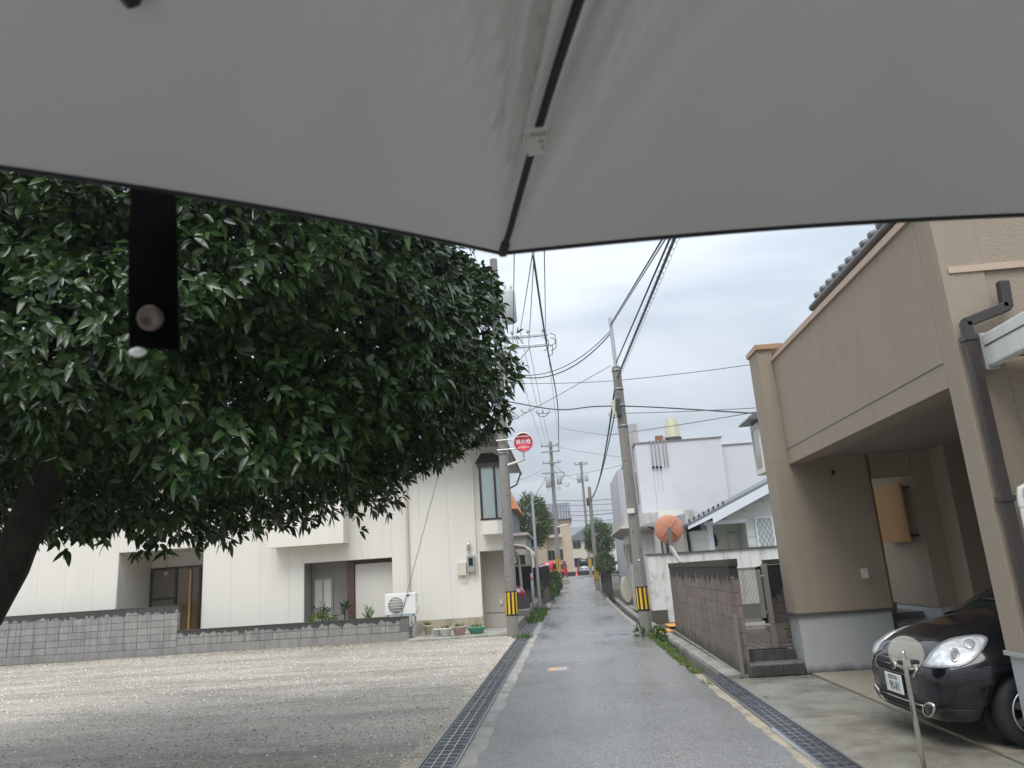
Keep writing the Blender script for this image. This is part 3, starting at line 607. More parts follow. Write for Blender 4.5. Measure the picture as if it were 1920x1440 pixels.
# plants behind the low wall
def spray(name, x, y, z, n, L, mat, label, wr=.12, sp=.8):
    t = thing(name, label, 'plant', (x, y, z)); P = np.array([(x, y, z)] * n) + rng.normal(size=(n, 3)) * .06; D = unit(n) * sp + np.array([0, 0, .9]); LL = L * (.5 + .7 * rng.random(n))
    P[:, 2] += rng.random(n) * L * .8; V, f, nv = leaf_geo(P, D, unit(n), LL, LL * wr, .6 * rng.random(n), 2); leaves_obj('leaves', V, f, nv, mat, t)
    MB().tube([(x, y, 0), (x, y, z + L * .6)], .02, 6).build('stem', M['bark'], t)
spray('fan_palm', -7.62, 23.5, .75, 80, .30, M['leaf'], 'dark spiky palm in front of the grey door', .10, 1.1)
spray('fan_palm', -6.95, 23.6, .8, 60, .32, M['leaf'], 'dark strappy plant beside the maroon post', .14, 1.0)
bush('low_shrub', (-7.55, 23.2, .68), (.42, .3, .22), 500, .10, M['grass'], 'rounded yellow green shrub behind the low wall', 'shrub', .5)
spray('tall_weed', -6.1, 23.2, .55, 70, .34, M['grass'], 'wispy yellowing weed behind the low wall by the white panel', .08, .5)
spray('tall_weed', -5.35, 23.3, .45, 40, .3, M['grass'], 'thin weed between low wall and air conditioner', .08, .5)
# pole stay wire and anchor
gw = thing('stay_wire', 'steel stay wire running from the pole to an anchor by the low wall', 'stay wire', tuple(PZ(741, 1203, 0)))
a0 = PZ(741, 1203, 0); a1 = PY(746, 1178, a0.y + .25); a2 = PY(830, 860, 22.4); dd = (a2 - a1).normalized()
MB().tube([a1, a2 + dd * 4], .011, 5).build('wire', M['steel'], gw); MB().tube([a0 - Vector((0, 0, .05)), a1], .016, 6).build('anchor_rod', M['steel'], gw)
mb = MB(); mb.tube([a1 + Vector((.03 * math.cos(t_), 0, .05 * math.sin(t_))) for t_ in np.linspace(0, 6.28, 12)], .011, 5); mb.build('eye', M['steel'], gw)
# ------------------------------------------------------------------ right: mauve block wall
bwr = thing('block_wall', 'mauve concrete block wall with mossy coping along the lane', 'wall', (2.5, 15.5, 0))
xr_ = lambda y: 2.46 + (y - 11.66) * (.14 / 8.0)
angr = math.pi / 2 - math.atan(.14 / 8.0)
for i in range(8):
    off = 0 if i % 2 == 0 else .4; y = 11.72 - off
    while y < 19.6:
        a = max(y, 11.72); b = min(y + .8, 19.62)
        if b - a > .1: piece('block', box_mesh('block', b - a - .006, .13, .186, M['block_br'], .005), bwr, (xr_((a + b) / 2) + random.uniform(-.002, .002), (a + b) / 2, .125 + .19 * i), angr)
        y += .8
def yslab(mb, y0, y1, t0, t1, z0, z1): mb.hexa([(xr_(y0) + t0, y0, z0), (xr_(y0) + t1, y0, z0), (xr_(y1) + t1, y1, z0), (xr_(y1) + t0, y1, z0), (xr_(y0) + t0, y0, z1), (xr_(y0) + t1, y0, z1), (xr_(y1) + t1, y1, z1), (xr_(y1) + t0, y1, z1)])
mb = MB(); yslab(mb, 11.725, 19.6, -.058, .058, .0, 1.545); mb.build('mortar', pm('dark_mortar', (.09, .075, .07), .9), bwr)
mb = MB(); yslab(mb, 11.70, 19.64, -.075, .075, 1.547, 1.66); mb.build('coping', M['coping_br'], bwr, .01)
mb = MB(); yslab(mb, 11.70, 19.66, -.10, .09, -.1, .032); mb.build('footing', M['conc'], bwr)
mb = MB(); mb.prism([(2.35, 11.60, .012), (2.40, 11.60, .012), (2.40, 11.64, .012), (2.35, 11.64, .012)], (0, 0, .86)); pp = mb.build('gate_stop_post', pm('dull_aluminium', (.30, .29, .28), .45, .05, 2, metal=.5), base=(2.37, 11.62, .012), label='slim grey aluminium post at the near end of the mauve wall', cat='post')
# steps and tiled terrace
st = thing('entrance_steps', 'two dark tiled steps between mauve wall and house corner', 'steps', (2.8, 11.5, .012))
M['tile_dk'] = pm('dark_step_tile', (.075, .072, .068), .4, .25, 5, .12, 40, rnd=.4, dirt=(.17, .165, .15), dirt_amt=.6, dirt_scale=6)
M['tile_top'] = pm('wet_step_tile', (.20, .195, .19), .3, .2, 4, rnd=.3)
MB().box(2.47, 3.225, 11.50, 11.90, .0125, .155).build('step_core', M['mortar'], st); MB().box(2.47, 3.225, 11.901, 12.2, .0125, .325).build('step_core', M['mortar'], st)
for i in range(5):
    x0 = 2.47 + i * .151
    piece('tile', box_mesh('tile', .145, .018, .13, M['tile_dk'], .003), st, (x0 + .0755, 11.49, .085)); piece('tile', box_mesh('tile', .145, .018, .155, M['tile_dk'], .003), st, (x0 + .0755, 11.888, .245))
    piece('tile', box_mesh('tile', .145, .38, .02, M['tile_top'], .003), st, (x0 + .0755, 11.68, .166))
tr = thing('terrace', 'wet brown tiled terrace rising to the gate', 'terrace', (3.2, 14, 0), kind='structure')
MB().box(2.55, 3.9, 12.201, 16.6, 0, .335).build('slab', M['block_dk'], tr); MB().box(3.901, 4.6, 12.6, 16.6, 0, .335).build('slab', M['block_dk'], tr)
M['tile_br'] = pm('wet_terrace_tile', (.13, .105, .092), .13, .25, 3, rnd=.35)
tm = box_mesh('tile', .142, .142, .014, M['tile_br'], .002)
for i in range(15):
    for j in range(32):
        x, y = 2.63 + i * .15, 11.97 + j * .15
        if (x > 3.2 and y < 12.5): continue
        if i * 32 + j < 2000 and x < 4.6: piece('tile', tm, tr, (x, y, .344))
# dark block wall and gate at the terrace end
dw = thing('block_wall', 'short black stained block wall right of the slatted gate', 'wall', (4.3, 16.25, .35))
dm = box_mesh('block', .394, .12, .184, M['block_dk'], .005)
for i in range(6):
    for j in range(3): piece('block', dm, dw, (4.13 + j * .40 + (0 if i % 2 else .0), 16.3, .44 + .19 * i))
MB().box(4.06, 5.2, 16.25, 16.35, .352, 1.49).build('mortar', M['dark'], dw); MB().box(4.05, 5.2, 16.21, 16.39, 1.495, 1.60).build('coping', M['coping_br'], dw)
gt = thing('gate', 'grey aluminium gate with slim vertical slats at the terrace end', 'gate', (3.65, 16.1, .36))
M['alu'] = pm('gate_aluminium', (.30, .29, .265), .45, .05, 2, metal=.35)
mb = MB(); gx0, gx1, gz0, gz1 = 3.32, 3.90, .42, 1.47
for a, b, c, d in ((gx0, gx0 + .05, gz0, gz1), (gx1 - .09, gx1, gz0, gz1), (gx0, gx1, gz1 - .05, gz1), (gx0, gx1, gz0, gz0 + .05)): mb.box(a, b, 16.03, 16.07, c, d)
mb.build('frame', M['alu'], gt); 
for i in range(17): MB().box(gx0 + .06 + i * .0265, gx0 + .071 + i * .0265, 16.04, 16.06, gz0 + .05, gz1 - .05).build('slat', M['alu'], gt)
MB().box(gx0 + .05, gx1 - .09, 16.061, 16.068, gz0 + .05, gz0 + .34).build('kick_panel', M['alu'], gt)
for x, nm in ((3.94, 'post'),): MB().box(x, x + .10, 16.0, 16.1, .352, 1.52).build(nm, M['alu'], gt, .004)
for z in (.55, 1.25): MB().box(3.885, 3.95, 15.985, 16.0, z, z + .05).build('hinge', M['steel_l'], gt, .004)
MB().lathe((3.36, 16.02, .98), [(0, -.03), (.02, -.03), (.02, 0), (0, 0)], 10, (0, 1, 0)).build('latch', M['black'], gt)
MB().box(3.30, 3.90, 15.7, 16.0, .3525, .368).build('threshold', M['conc'], gt)
# white stained garden wall further up
ww = thing('garden_wall', 'white rendered garden wall streaked with black stains', 'wall', (4, 23, 0))
MB().box(2.78, 9, 23.0, 23.16, .0, 1.93).build('wall', M['wall_w'], ww); MB().box(2.37, 2.775, 22.98, 23.5, .36, 1.93).build('pier', M['wall_w'], ww)
MB().box(2.36, 2.79, 22.96, 23.52, -.05, .358).build('pier_base', stained('mossy_base', (.10, .095, .06), 2, .1, (.05, .05, .03), rnd=0), ww)
MB().box(2.33, 9, 22.94, 23.2, 1.931, 1.965).build('coping', pm('sooty_coping', (.10, .095, .085), .85, .4, 6), ww)
MB().box(2.40, 2.56, 23.55, 30.0, 0, 1.75).build('wall', pm('peeling_render', (.62, .60, .57), .8, .1, 2, .2, 40, streak=.5, dirt=(.30, .09, .06), dirt_amt=.85, dirt_scale=3.0), ww)
for i, x in enumerate((4.6, 6.4)): MB().box(x, x + .012, 22.996, 22.9995, 0, 1.93).build('joint', M['mortar'], ww)
# orange lane-crossing plates behind the pole
for (u, v, lab) in ((1246, 1181, 'orange steel ditch cover plate behind the leaning pole'), (1262, 1171, 'short orange ditch plate nearer the white wall')):
    q = PZ(u, v, .05); MB().box(q.x - .18, q.x + .16, q.y - .5, q.y + .4, .031, .055).build('cover_plate', pm('orange_paint', (.75, .33, .05), .5, .12, 5, dirt=(.2, .15, .1), dirt_amt=.4), None, .005, label=lab, cat='cover plate', base=(q.x, q.y, .03))

# ------------------------------------------------------------------ right: taupe house with carport
th = thing('taupe_house', 'modern taupe rendered house with open carport and tiled roof', 'house', (5, 9, 0))
ZB, ZT, XB = 2.98, 4.60, 3.45
MB().box(3.23, 4.58, 11.50, 12.02, .83, 3.048).build('wall', M['brown'], th, .004)                 # fin wall facing the camera
MB().box(3.23, XB, 11.50, 12.02, 3.0485, 4.80).build('wall', M['brown'], th, .004)
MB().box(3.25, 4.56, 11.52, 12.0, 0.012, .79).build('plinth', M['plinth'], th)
MB().box(3.215, 4.60, 11.485, 12.03, .79, .828).build('drip_edge', M['plinthcap'], th)
MB().box(3.20, 3.62, 11.46, 12.06, 4.802, 4.88).build('coping', M['copper'], th)
MB().box(4.582, 4.605, 11.49, 12.03, .83, ZB).build('door_trim', pm('brown_wood_trim', (.20, .11, .05), .5), th)
MB().box(4.22, 4.32, 11.482, 11.499, 1.26, 1.40).build('switch_plate', M['white2'], th, .004)
# beam over the carport opening
MB().box(XB, XB + .30, 6.62, 11.7, ZB, ZT).build('beam', M['brown'], th, .004)
MB().box(XB - .004, XB - .0005, 6.62, 11.498, 3.20, 3.209).build('joint', M['plinthcap'], th)
MB().box(XB - .03, XB + .33, 6.30, 11.49, ZT + .001, ZT + .05).build('coping', M['trim'], th); MB().box(XB + .02, XB + .36, 6.30, 11.49, ZT + .051, ZT + .12).build('coping', M['copper'], th)
# near pillar and front wall
MB().box(XB, XB + .36, 6.34, 6.615, .80, ZT).build('pillar', M['brown'], th, .006)
MB().box(XB + .361, 9, 6.36, 6.60, .80, 8.0).build('wall', M['brown'], th)
MB().box(XB + .10, 9, 6.345, 6.60, ZT + .13, 8.0).build('wall', M['brown'], th, .004)
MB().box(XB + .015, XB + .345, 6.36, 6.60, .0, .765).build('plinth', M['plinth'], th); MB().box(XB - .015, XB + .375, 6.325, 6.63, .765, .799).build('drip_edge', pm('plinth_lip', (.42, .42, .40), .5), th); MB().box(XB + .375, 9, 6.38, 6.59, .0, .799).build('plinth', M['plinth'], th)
pA, pB = PY(1737, 492, 6.33), PY(1925, 475, 6.33)
MB().box(XB + .06, 9, 6.325, 6.344, pA.z - .12, pA.z - .06).build('trim_band', M['trim'], th)
# ceiling, rear walls, alcove
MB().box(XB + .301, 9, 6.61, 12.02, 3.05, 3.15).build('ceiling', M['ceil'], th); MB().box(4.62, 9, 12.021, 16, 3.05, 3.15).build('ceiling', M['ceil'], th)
MB().box(4.62, 5.21, 11.50, 11.75, 2.70, 3.049).build('lintel', M['brown'], th)
MB().box(5.22, 5.50, 11.50, 16, .80, 3.049).build('wall', M['brown'], th); MB().box(5.501, 9, 11.05, 11.8, .80, 3.049).build('wall', M['brown'], th); MB().box(5.24, 9, 11.52, 16, .1, .795).build('plinth', M['plinth'], th); MB().box(5.52, 9, 11.07, 11.5, .1, .795).build('plinth', M['plinth'], th)
MB().box(4.62, 5.21, 15.8, 16, .3, 3.049).build('wall', M['brown'], th); MB().box(9.001, 9.2, 6.3, 16, 0, 8).build('wall', M['brown'], th)
MB().box(4.05, 4.09, 11.47, 11.50, 2.78, 2.84).build('soffit_vent', M['dark'], th); 
MB().box(XB + .3, 8.9, 9.0, 9.03, 3.14, 3.16)
# porch floor and step
MB().box(4.61, 5.219, 12.04, 15.79, .0, .72).build('porch_floor', M['tile_top'], th); MB().box(4.62, 5.8, 11.40, 12.03, .046, .62).build('porch_step', M['tile_top'], th); MB().box(4.62, 6.2, 11.05, 11.39, .046, .42).build('porch_step', M['plinth'], th)
# wooden slat screen on the alcove wall
ls = thing('wood_screen', 'light wooden slat screen mounted on the alcove wall', 'screen', (5.1, 12.4, 1.7))
for i in range(20):
    y = 11.66 + i * .05; MB().box(5.055, 5.085, y, y + .026, 1.74, 2.62).build('slat', M['wood'], ls)
MB().box(5.086, 5.105, 11.65, 12.65, 1.80, 1.86).build('rail', M['brownframe'], ls); MB().box(5.086, 5.105, 11.65, 12.65, 2.50, 2.56).build('rail', M['brownframe'], ls)
for z in (1.82, 2.53): MB().box(5.106, 5.219, 11.68, 11.72, z - .02, z + .02).build('bracket', M['brownframe'], ls); MB().box(5.106, 5.219, 12.53, 12.57, z - .02, z + .02).build('bracket', M['brownframe'], ls)
q = PY(1696, 1127, 12.3); pt = thing('flower_pot', 'small bright green pot on the porch floor', 'flower pot', (4.85, 12.3, .72)); MB().lathe((4.87, 12.25, .721), [(0, 0), (.06, 0), (.075, .13), (.08, .14), (.06, .14), (0, .12)], 16).build('pot', pm('lime_plastic', (.25, .50, .08), .45), pt)
bt = thing('porch_mat_box', 'small dark box beside the green pot on the porch', 'box', (4.7, 12.2, .72)); MB().box(4.66, 4.76, 12.15, 12.3, .721, .86).build('box', M['dark'], bt, .01)
# tiled roof eave above the beam
rr = MB().hexa([(4.16, 6.63, 5.36), (4.16, 11.2, 5.36), (9, 11.2, 7.1), (9, 6.63, 7.1), (4.16, 6.63, 5.44), (4.16, 11.2, 5.44), (9, 11.2, 7.2), (9, 6.63, 7.2)]).build('roof', M['tile_roof'], th)
cap = MB().lathe((0, 0, 0), [(0, -.01), (.048, -.01), (.058, .02), (.058, .30)], 10, (1, 0, .36)).build('tile', M['tile_roof']); cm_ = cap.data; bpy.data.objects.remove(cap)
for i in range(17): 
    for j in range(2): piece('tile', cm_, rr, (4.13 + j * .28, 11.1 - i * .265, 5.475 + j * .10))
MB().box(4.20, 4.26, 6.63, 11.2, 5.22, 5.359).build('fascia', M['plinthcap'], rr); mb = MB(); mb.tube([(4.08, 6.63, 5.32), (4.08, 11.2, 5.32)], .055, 8); mb.build('gutter', M['plinthcap'], rr)
MB().box(4.4, 9, 6.61, 11.2, 3.16, 5.5).build('wall', M['brown'], th)
# brown downspout on the front wall
ds = [PY(u, v, 6.24) for u, v in ((1874, 535), (1887, 575), (1806, 606), (1818, 660), (1862, 905), (1890, 1010), (1935, 1260))]
def rect_pipe(pts, w, d, name, mat, par):
    mb = MB()
    for a, b in zip(pts[:-1], pts[1:]):
        t = (b - a).normalized(); s = t.cross(Vector((0, 1, 0))).normalized() * w / 2; y = Vector((0, d / 2, 0)); a_, b_ = a - t * .012, b + t * .012
        mb.hexa([a_ - s - y, a_ + s - y, a_ + s + y, a_ - s + y, b_ - s - y, b_ + s - y, b_ + s + y, b_ - s + y])
    return mb.build(name, mat, par, .008)
x_ = ds[3].x + .02
dsp = [Vector((ds[0].x + .03, 6.24, ds[0].z + .02)), Vector((ds[1].x, 6.24, ds[1].z)), Vector((x_, 6.24, ds[2].z)), Vector((x_, 6.24, .2))]
dp = rect_pipe(dsp, .085, .07, 'downspout', M['spout'], th)
for z in (dsp[2].z - .16, 1.95): MB().box(x_ - .055, x_ + .055, 6.19, 6.30, z, z + .045).build('collar', M['spout'], dp, .004)
# white gutter of the neighbouring canopy, coming towards the viewer
gx, gz = PY(1838, 660, 6.28).x, PY(1838, 660, 6.28).z
cn = thing('canopy', 'white metal canopy edge with gutter on the right house front', 'canopy', (gx, 5, 0))
MB().box(gx, gx + .10, 2.0, 6.30, gz - .14, gz + .13).build('gutter', pm('weathered_white_metal', (.70, .71, .68), .5, .06, 2, streak=.3), cn, .012); MB().box(gx + .101, 8, 2.0, 6.30, gz - .06, gz).build('roof_sheet', M['plinthcap'], cn)
MB().box(gx - .012, gx + .11, 6.22, 6.34, gz - .17, gz + .15).build('end_cap', pm('grey_end_cap', (.33, .33, .31), .5), cn, .01); MB().box(gx - .003, gx - .0005, 2.0, 6.2, gz + .02, gz + .035).build('seam', M['plinthcap'], cn)
MB().box(6.5, 6.6, 2.0, 2.1, 0, gz).build('post', M['steel'], cn); MB().box(6.5, 6.6, 6.1, 6.2, 0, gz - .06).build('post', M['steel'], cn)
pv = [PY(1925, 918, 6.0), PY(1910, 916, 6.0), PY(1908, 925, 6.0), PY(1925, 1040, 6.0)]
vp = thing('vent_pipe', 'white plastic pipe with elbow at the right picture edge', 'pipe', (pv[2].x, 6.0, 0)); xq = pv[2].x + .13
MB().tube([(xq + .4, 6.2, 2.06), (xq + .06, 6.2, 2.06), (xq + .015, 6.2, 2.04), (xq, 6.2, 1.98), (xq, 6.2, .03)], .027, 12).build('pipe', pm('pvc_white', (.72, .72, .69), .35), vp)
MB().lathe((xq, 6.2, 1.90), [(.032, 0), (.032, .07)], 12).build('socket', pm('pvc_white2', (.76, .75, .71), .35), vp)
# bay window of the next house above the terrace
nb = thing('neighbour_house', 'pale house with a small bay window just behind the taupe house', 'house', (5.5, 15, 0))
b2 = MB().box(3.98, 4.40, 14.9, 15.5, 3.26, 3.36).build('bay_sill', M['white'], nb)
MB().box(3.98, 4.40, 14.9, 15.5, 4.16, 4.26).build('bay_head', M['white'], nb)
for (x, y) in ((4.005, 14.925), (4.375, 14.925), (4.005, 15.475)): MB().box(x - .025, x + .025, y - .025, y + .025, 3.361, 4.159).build('bay_post', M['white'], nb)
MB().box(4.03, 4.35, 14.92, 14.93, 3.361, 4.159).build('pane', M['glass_l'], nb); MB().box(3.995, 4.005, 14.95, 15.45, 3.361, 4.159).build('pane', M['glass_l'], nb)
MB().hexa([(3.76, 14.7, 4.30), (5.2, 14.7, 4.30), (5.2, 15.6, 4.30), (3.76, 15.6, 4.30), (3.80, 14.7, 4.36), (5.2, 14.7, 5.0), (5.2, 15.6, 5.0), (3.80, 15.6, 4.36)]).build('roof', M['tile_roof'], nb)
MB().box(4.41, 5.2, 14.95, 15.5, .72, 4.30).build('wall', M['white'], nb)

# ------------------------------------------------------------------ roundel reflector and traffic mirror
rp_ = PY(1693, 1224, 6.3); pb = PY(1735, 1440, 6.3)
rf_ = thing('reflector_post', 'thin stainless post with a clear round reflector before the black car', 'reflector post', (rp_.x, 6.3, .012))
M['inox'] = flat('stainless', (.60, .58, .54), .18, 1.0)
MB().lathe((rp_.x, 6.3, .012), [(0, 0), (.019, 0), (.019, rp_.z - .012), (.017, rp_.z), (0, rp_.z)], 18).build('post', M['inox'], rf_)
k = NT('clear_acrylic'); k.set(Base_Color=(.75, .72, .62), Roughness=.12); tb = k.n('ShaderNodeBsdfTransparent'); ms = k.n('ShaderNodeMixShader'); ms.inputs[0].default_value = .30; k.l(tb.outputs[0], ms.inputs[1]); k.l(k.b.outputs[0], ms.inputs[2]); k.l(ms.outputs[0], k.out.inputs[0]); M['acryl'] = k.m
rc = PY(1699, 1227, 6.27)
MB().lathe((rc.x + .03, 6.335, rc.z), [(0, 0), (.11, 0), (.128, .008), (.128, .02), (.115, .03), (0, .035)], 36, (.25, .95, .05)).build('reflector_disc', M['acryl'], rf_)
MB().box(rp_.x - .045, rp_.x + .10, 6.268, 6.332, rp_.z - .085, rp_.z - .055).build('bracket', M['black'], rf_, .006)
MB().box(rp_.x - .03, rp_.x + .03, 6.262, 6.338, rp_.z - .10, rp_.z - .04).build('clamp', M['inox'], rf_, .004)
cmx = PY(1254, 992, 20.4)
cmr = thing('traffic_mirror', 'orange round traffic mirror seen from behind on a bent post', 'traffic mirror', (cmx.x + .2, 20.4, 0))
MB().lathe((cmx.x, 20.4, cmx.z), [(0, -.07), (.18, -.065), (.345, -.03), (.375, 0), (.375, .03), (.34, .04), (0, .05)], 40, (-.05, 1, .08)).build('mirror_back', pm('faded_orange', (.66, .29, .18), .6, .12, 3, streak=.25), cmr)
mo_ = pm('orange_dark', (.50, .19, .10), .6)
for a in (45, 135, 225, 315):
    c_, s_ = math.cos(R(a)), math.sin(R(a)); MB().tube([(cmx.x + c_ * .10, 20.325, cmx.z + s_ * .10), (cmx.x + c_ * .29, 20.35, cmx.z + s_ * .29)], .014, 5).build('rib', mo_, cmr)
q0, q1, q2 = PY(1256, 1025, 20.4), PY(1262, 1034, 20.4), PY(1273, 1052, 20.4)
MB().tube([(cmx.x, 20.30, cmx.z + .04), (cmx.x, 20.30, q0.z)], .048, 12).build('upper_post', M['steel'], cmr)
MB().tube([(q0.x, 20.30, q0.z + .03), (q2.x, 20.30, q2.z - .02)], .05, 12).build('bend', pm('white_sleeve', (.7, .7, .7), .4), cmr); MB().tube([(q2.x, 20.30, q2.z), (q2.x, 20.30, 0)], .045, 12).build('post', M['steel'], cmr)
# ------------------------------------------------------------------ cars
def car(name, label, loc, rz, paint, L=3.95, W=1.69, Ht=1.53, box=0.0, near_detail=False, group=None):
    t = thing(name, label, 'car', loc, group, rz, local=True); hw = W / 2; e = L - 3.95
    K = [(0, .30, .60, .40), (.012, .25, .645, .54), (.05, .205, .705, .665), (.12, .185, .785, .735), (.24, .18, .86, .78), (.45, .18, .935, .82), (.75, .18, 1.0, .84), (1.05, .18, 1.05, .845), (1.6, .18, 1.05, .847), (3.0 + e, .18, 1.05, .847), (3.55 + e, .19, 1.04, .83), (3.8 + e, .26, .99, .77), (3.92 + e, .34, .92, .66), (3.95 + e, .42, .80, .5)]
    ks = [k_[0] for k_ in K]; f_ = lambda s, i: float(np.interp(s, ks, [k_[i] for k_ in K])) * (W / 1.69 if i == 3 else 1)
    ss = sorted(set([.25 * (i / 14) ** 2 for i in range(15)] + list(np.linspace(.25, .42, 4)) + list(np.linspace(.42, 1.16, 34)) + list(np.linspace(1.2, 2.8 + e, 14)) + list(np.linspace(2.8 + e, 3.6 + e, 34)) + list(np.linspace(3.6 + e, 3.95 + e, 12))))
    NP = 44; V = []; wr = .345; wc = (.70, 3.2 + e)
    for s in ss:
        zb, zt, h = f_(s, 1), f_(s, 2), f_(s, 3); mid = .52; arch = 0
        for c in wc:
            if abs(s - c) < wr: arch = max(arch, .29 + math.sqrt(wr * wr - (s - c) ** 2))
        for j in range(NP):
            a = 2 * math.pi * j / NP; ca, sa = math.cos(a), math.sin(a); n_ = (2.9 if s > .1 else 2.5) if sa > 0 else 5.5
            y = h * math.copysign(abs(ca) ** (2 / n_), ca); z = mid + (zt - mid if sa > 0 else mid - zb) * math.copysign(abs(sa) ** (2 / n_), sa)
            if z > .62: y *= 1 - .10 * (z - .62)
            if arch and z < arch and abs(y) > .56: z = arch
            V.append((s, y, z))
    n = len(ss); F_ = [(i * NP + j, i * NP + (j + 1) % NP, (i + 1) * NP + (j + 1) % NP, (i + 1) * NP + j) for i in range(n - 1) for j in range(NP)]
    mb = MB(); mb.add(V, F_, 0, True); mb.add([V[j] for j in range(NP)], [tuple(range(NP))[::-1]], 0, True); mb.add([V[(n - 1) * NP + j] for j in range(NP)], [tuple(range(NP))], 0)
    body = mb.build('body', paint, t)
    # cabin
    CB = [(.93, 1.0, .74), (1.08, 1.10, .735), (1.33, 1.25, .72), (1.6, 1.37, .70), (1.85, 1.47, .68), (2.15, 1.52, .665), (2.7 + e, 1.53, .66), (3.2 + e + box * .3, 1.50, .66), (3.5 + e + box * .35, 1.40 + .08 * box, .67), (3.7 + e + box * .2, 1.2, .70), (3.82 + e, 1.0, .72)]
    NP2 = 22; V = []
    for s, zt, h in CB:
        zt = 1.0 + (zt - 1.0) * (Ht - 1.0) / .53
        for j in range(NP2 + 1):
            a = math.pi * j / NP2; ca, sa = math.cos(a), math.sin(a); u_ = abs(sa) ** (2 / 3.6); y = (h + .08 * (1 - u_)) * W / 1.69 * math.copysign(abs(ca) ** (2 / 3.6), ca); V.append((s, y, .93 + (zt - .93) * u_))
    m1 = NP2 + 1; F_, mi = [], []
    mb = MB(); mb.v = V
    for i in range(len(CB) - 1):
        for j in range(NP2):
            roof = 3 < j < NP2 - 4 and CB[i][0] > 1.7 and CB[i][0] < 3.4 + e; pil = (j in (3, NP2 - 4)) or (i == 5 and j < 9) or (i == 5 and j > 12)
            mb.f.append((i * m1 + j, i * m1 + j + 1, (i + 1) * m1 + j + 1, (i + 1) * m1 + j)); mb.m.append(1 if (roof or pil) else 0); mb.sm.append(True)
    mb.build('cabin', [M['car_glass'], paint], t)
    for c in wc:
        for s_ in (-1, 1):
            y0 = s_ * (hw - .10)
            w_ = MB().lathe((c, y0 - s_ * .10, .29), [(.19, 0), (.255, -.0), (.288, .03), (.29, .10), (.288, .17), (.262, .195), (.21, .20), (.19, .185)], 32, (0, s_, 0)).build('tyre', M['tyre'], t)
            mb = MB(); mb.lathe((c, y0 - s_ * .10, .29), [(.192, .02), (.192, .19), (.178, .178), (.175, .06), (0, .06)], 32, (0, s_, 0), 0)
            mb.build('rim', M['rim_dark'], w_); mb = MB()
            for q in range(7):
                a = 2 * math.pi * q / 7; d = Vector((math.cos(a), 0, math.sin(a))); pnt = Vector((-d.z, 0, d.x)); cc_ = Vector((c, y0 + s_ * .075, .29))
                mb.hexa([cc_ + d * .03 - pnt * .02, cc_ + d * .03 + pnt * .02, cc_ + d * .18 + pnt * .032, cc_ + d * .18 - pnt * .032] + [x + Vector((0, s_ * .012, 0)) for x in (cc_ + d * .03 - pnt * .02, cc_ + d * .03 + pnt * .02, cc_ + d * .18 + pnt * .032, cc_ + d * .18 - pnt * .032)])
            mb.lathe((c, y0 + s_ * .07, .29), [(0, .025), (.045, .025), (.05, 0)], 14, (0, s_, 0)); mb.lathe((c, y0 + s_ * .07, .29), [(.172, .0), (.172, .025), (.190, .025), (.190, .0)], 32, (0, s_, 0)); mb.build('spoke', M['rim'], w_)
            MB().lathe((c, y0 - s_ * .13, .29), [(0, 0), (.335, 0), (.335, .04), (0, .04)], 24, (0, s_, 0)).build('wheel_well', M['dark'], t)
    # bumpers, lamps
    if not near_detail:
        for s_ in (-1, 1):
            MB().hexa([(3.9 + e, s_ * .55, .78), (3.9 + e, s_ * .72, .78), (3.5 + e, s_ * .80, .82), (3.5 + e, s_ * .76, .82), (3.85 + e, s_ * .55, 1.12), (3.85 + e, s_ * .70, 1.12), (3.55 + e, s_ * .77, 1.12), (3.55 + e, s_ * .72, 1.12)]).build('tail_lamp', M['tail'], t)
            MB().hexa([(.10, s_ * .45, .60), (.20, s_ * .70, .62), (.45, s_ * .80, .68), (.2, s_ * .5, .62), (.12, s_ * .45, .74), (.24, s_ * .70, .78), (.5, s_ * .80, .84), (.3, s_ * .5, .76)]).build('headlight', M['lamp'], t)
        MB().box(3.935 + e, 3.97 + e, -.17, .17, .62, .78).build('number_plate', M['white'], t)
        MB().hexa([(3.80 + e, -.66, .34), (3.98 + e, -.55, .34), (3.98 + e, .55, .34), (3.80 + e, .66, .34), (3.80 + e, -.70, .58), (3.99 + e, -.58, .58), (3.99 + e, .58, .58), (3.80 + e, .70, .58)]).build('bumper', paint, t, .03)
    return t, body
M['car_glass'] = glass_m('car_glass', (.012, .02, .02), .03); M['tyre'] = pm('tyre_rubber', (.02, .02, .021), .8, .1, 9, obj=True); M['rim'] = flat('alloy', (.62, .62, .62), .25, .9); M['rim_dark'] = flat('wheel_inner', (.04, .04, .042), .5, .4)
M['tail'] = flat('tail_lamp', (.45, .02, .02), .15, 0, .6, .6); M['lamp'] = flat('headlamp', (.65, .68, .70), .12, .5, .6, .8)
def paint(name, c, metal=.15): return flat(name, c, .4, metal, .12, 1.0)
blk = paint('deep_purple_black_paint', (.0045, .0036, .0058), 0)
CAR_LOC, CAR_RZ = (2.92, 7.54, .012), R(1.5)
cr, body = car('parked_car', 'black compact car with chrome details nosing out of the carport', CAR_LOC, CAR_RZ, blk, near_detail=True)
CW = Matrix.Translation(CAR_LOC) @ Matrix.Rotation(CAR_RZ, 4, 'Z'); CI = CW.inverted()
bm = bmesh.new(); bm.from_mesh(body.data); bvh = BVHTree.FromBMesh(bm); bm.free()
eye_l = CI @ Vector((0, 0, EYE))
def hit_px(u, v):
    r_ = CI.to_3x3() @ Vector(ray(u, v)); h_ = bvh.ray_cast(eye_l, r_.normalized()); return h_[0], h_[1]
def hit_front(y, z):
    h_ = bvh.ray_cast(Vector((-2, y, z)), Vector((1, 0, 0))); return h_[0], h_[1]
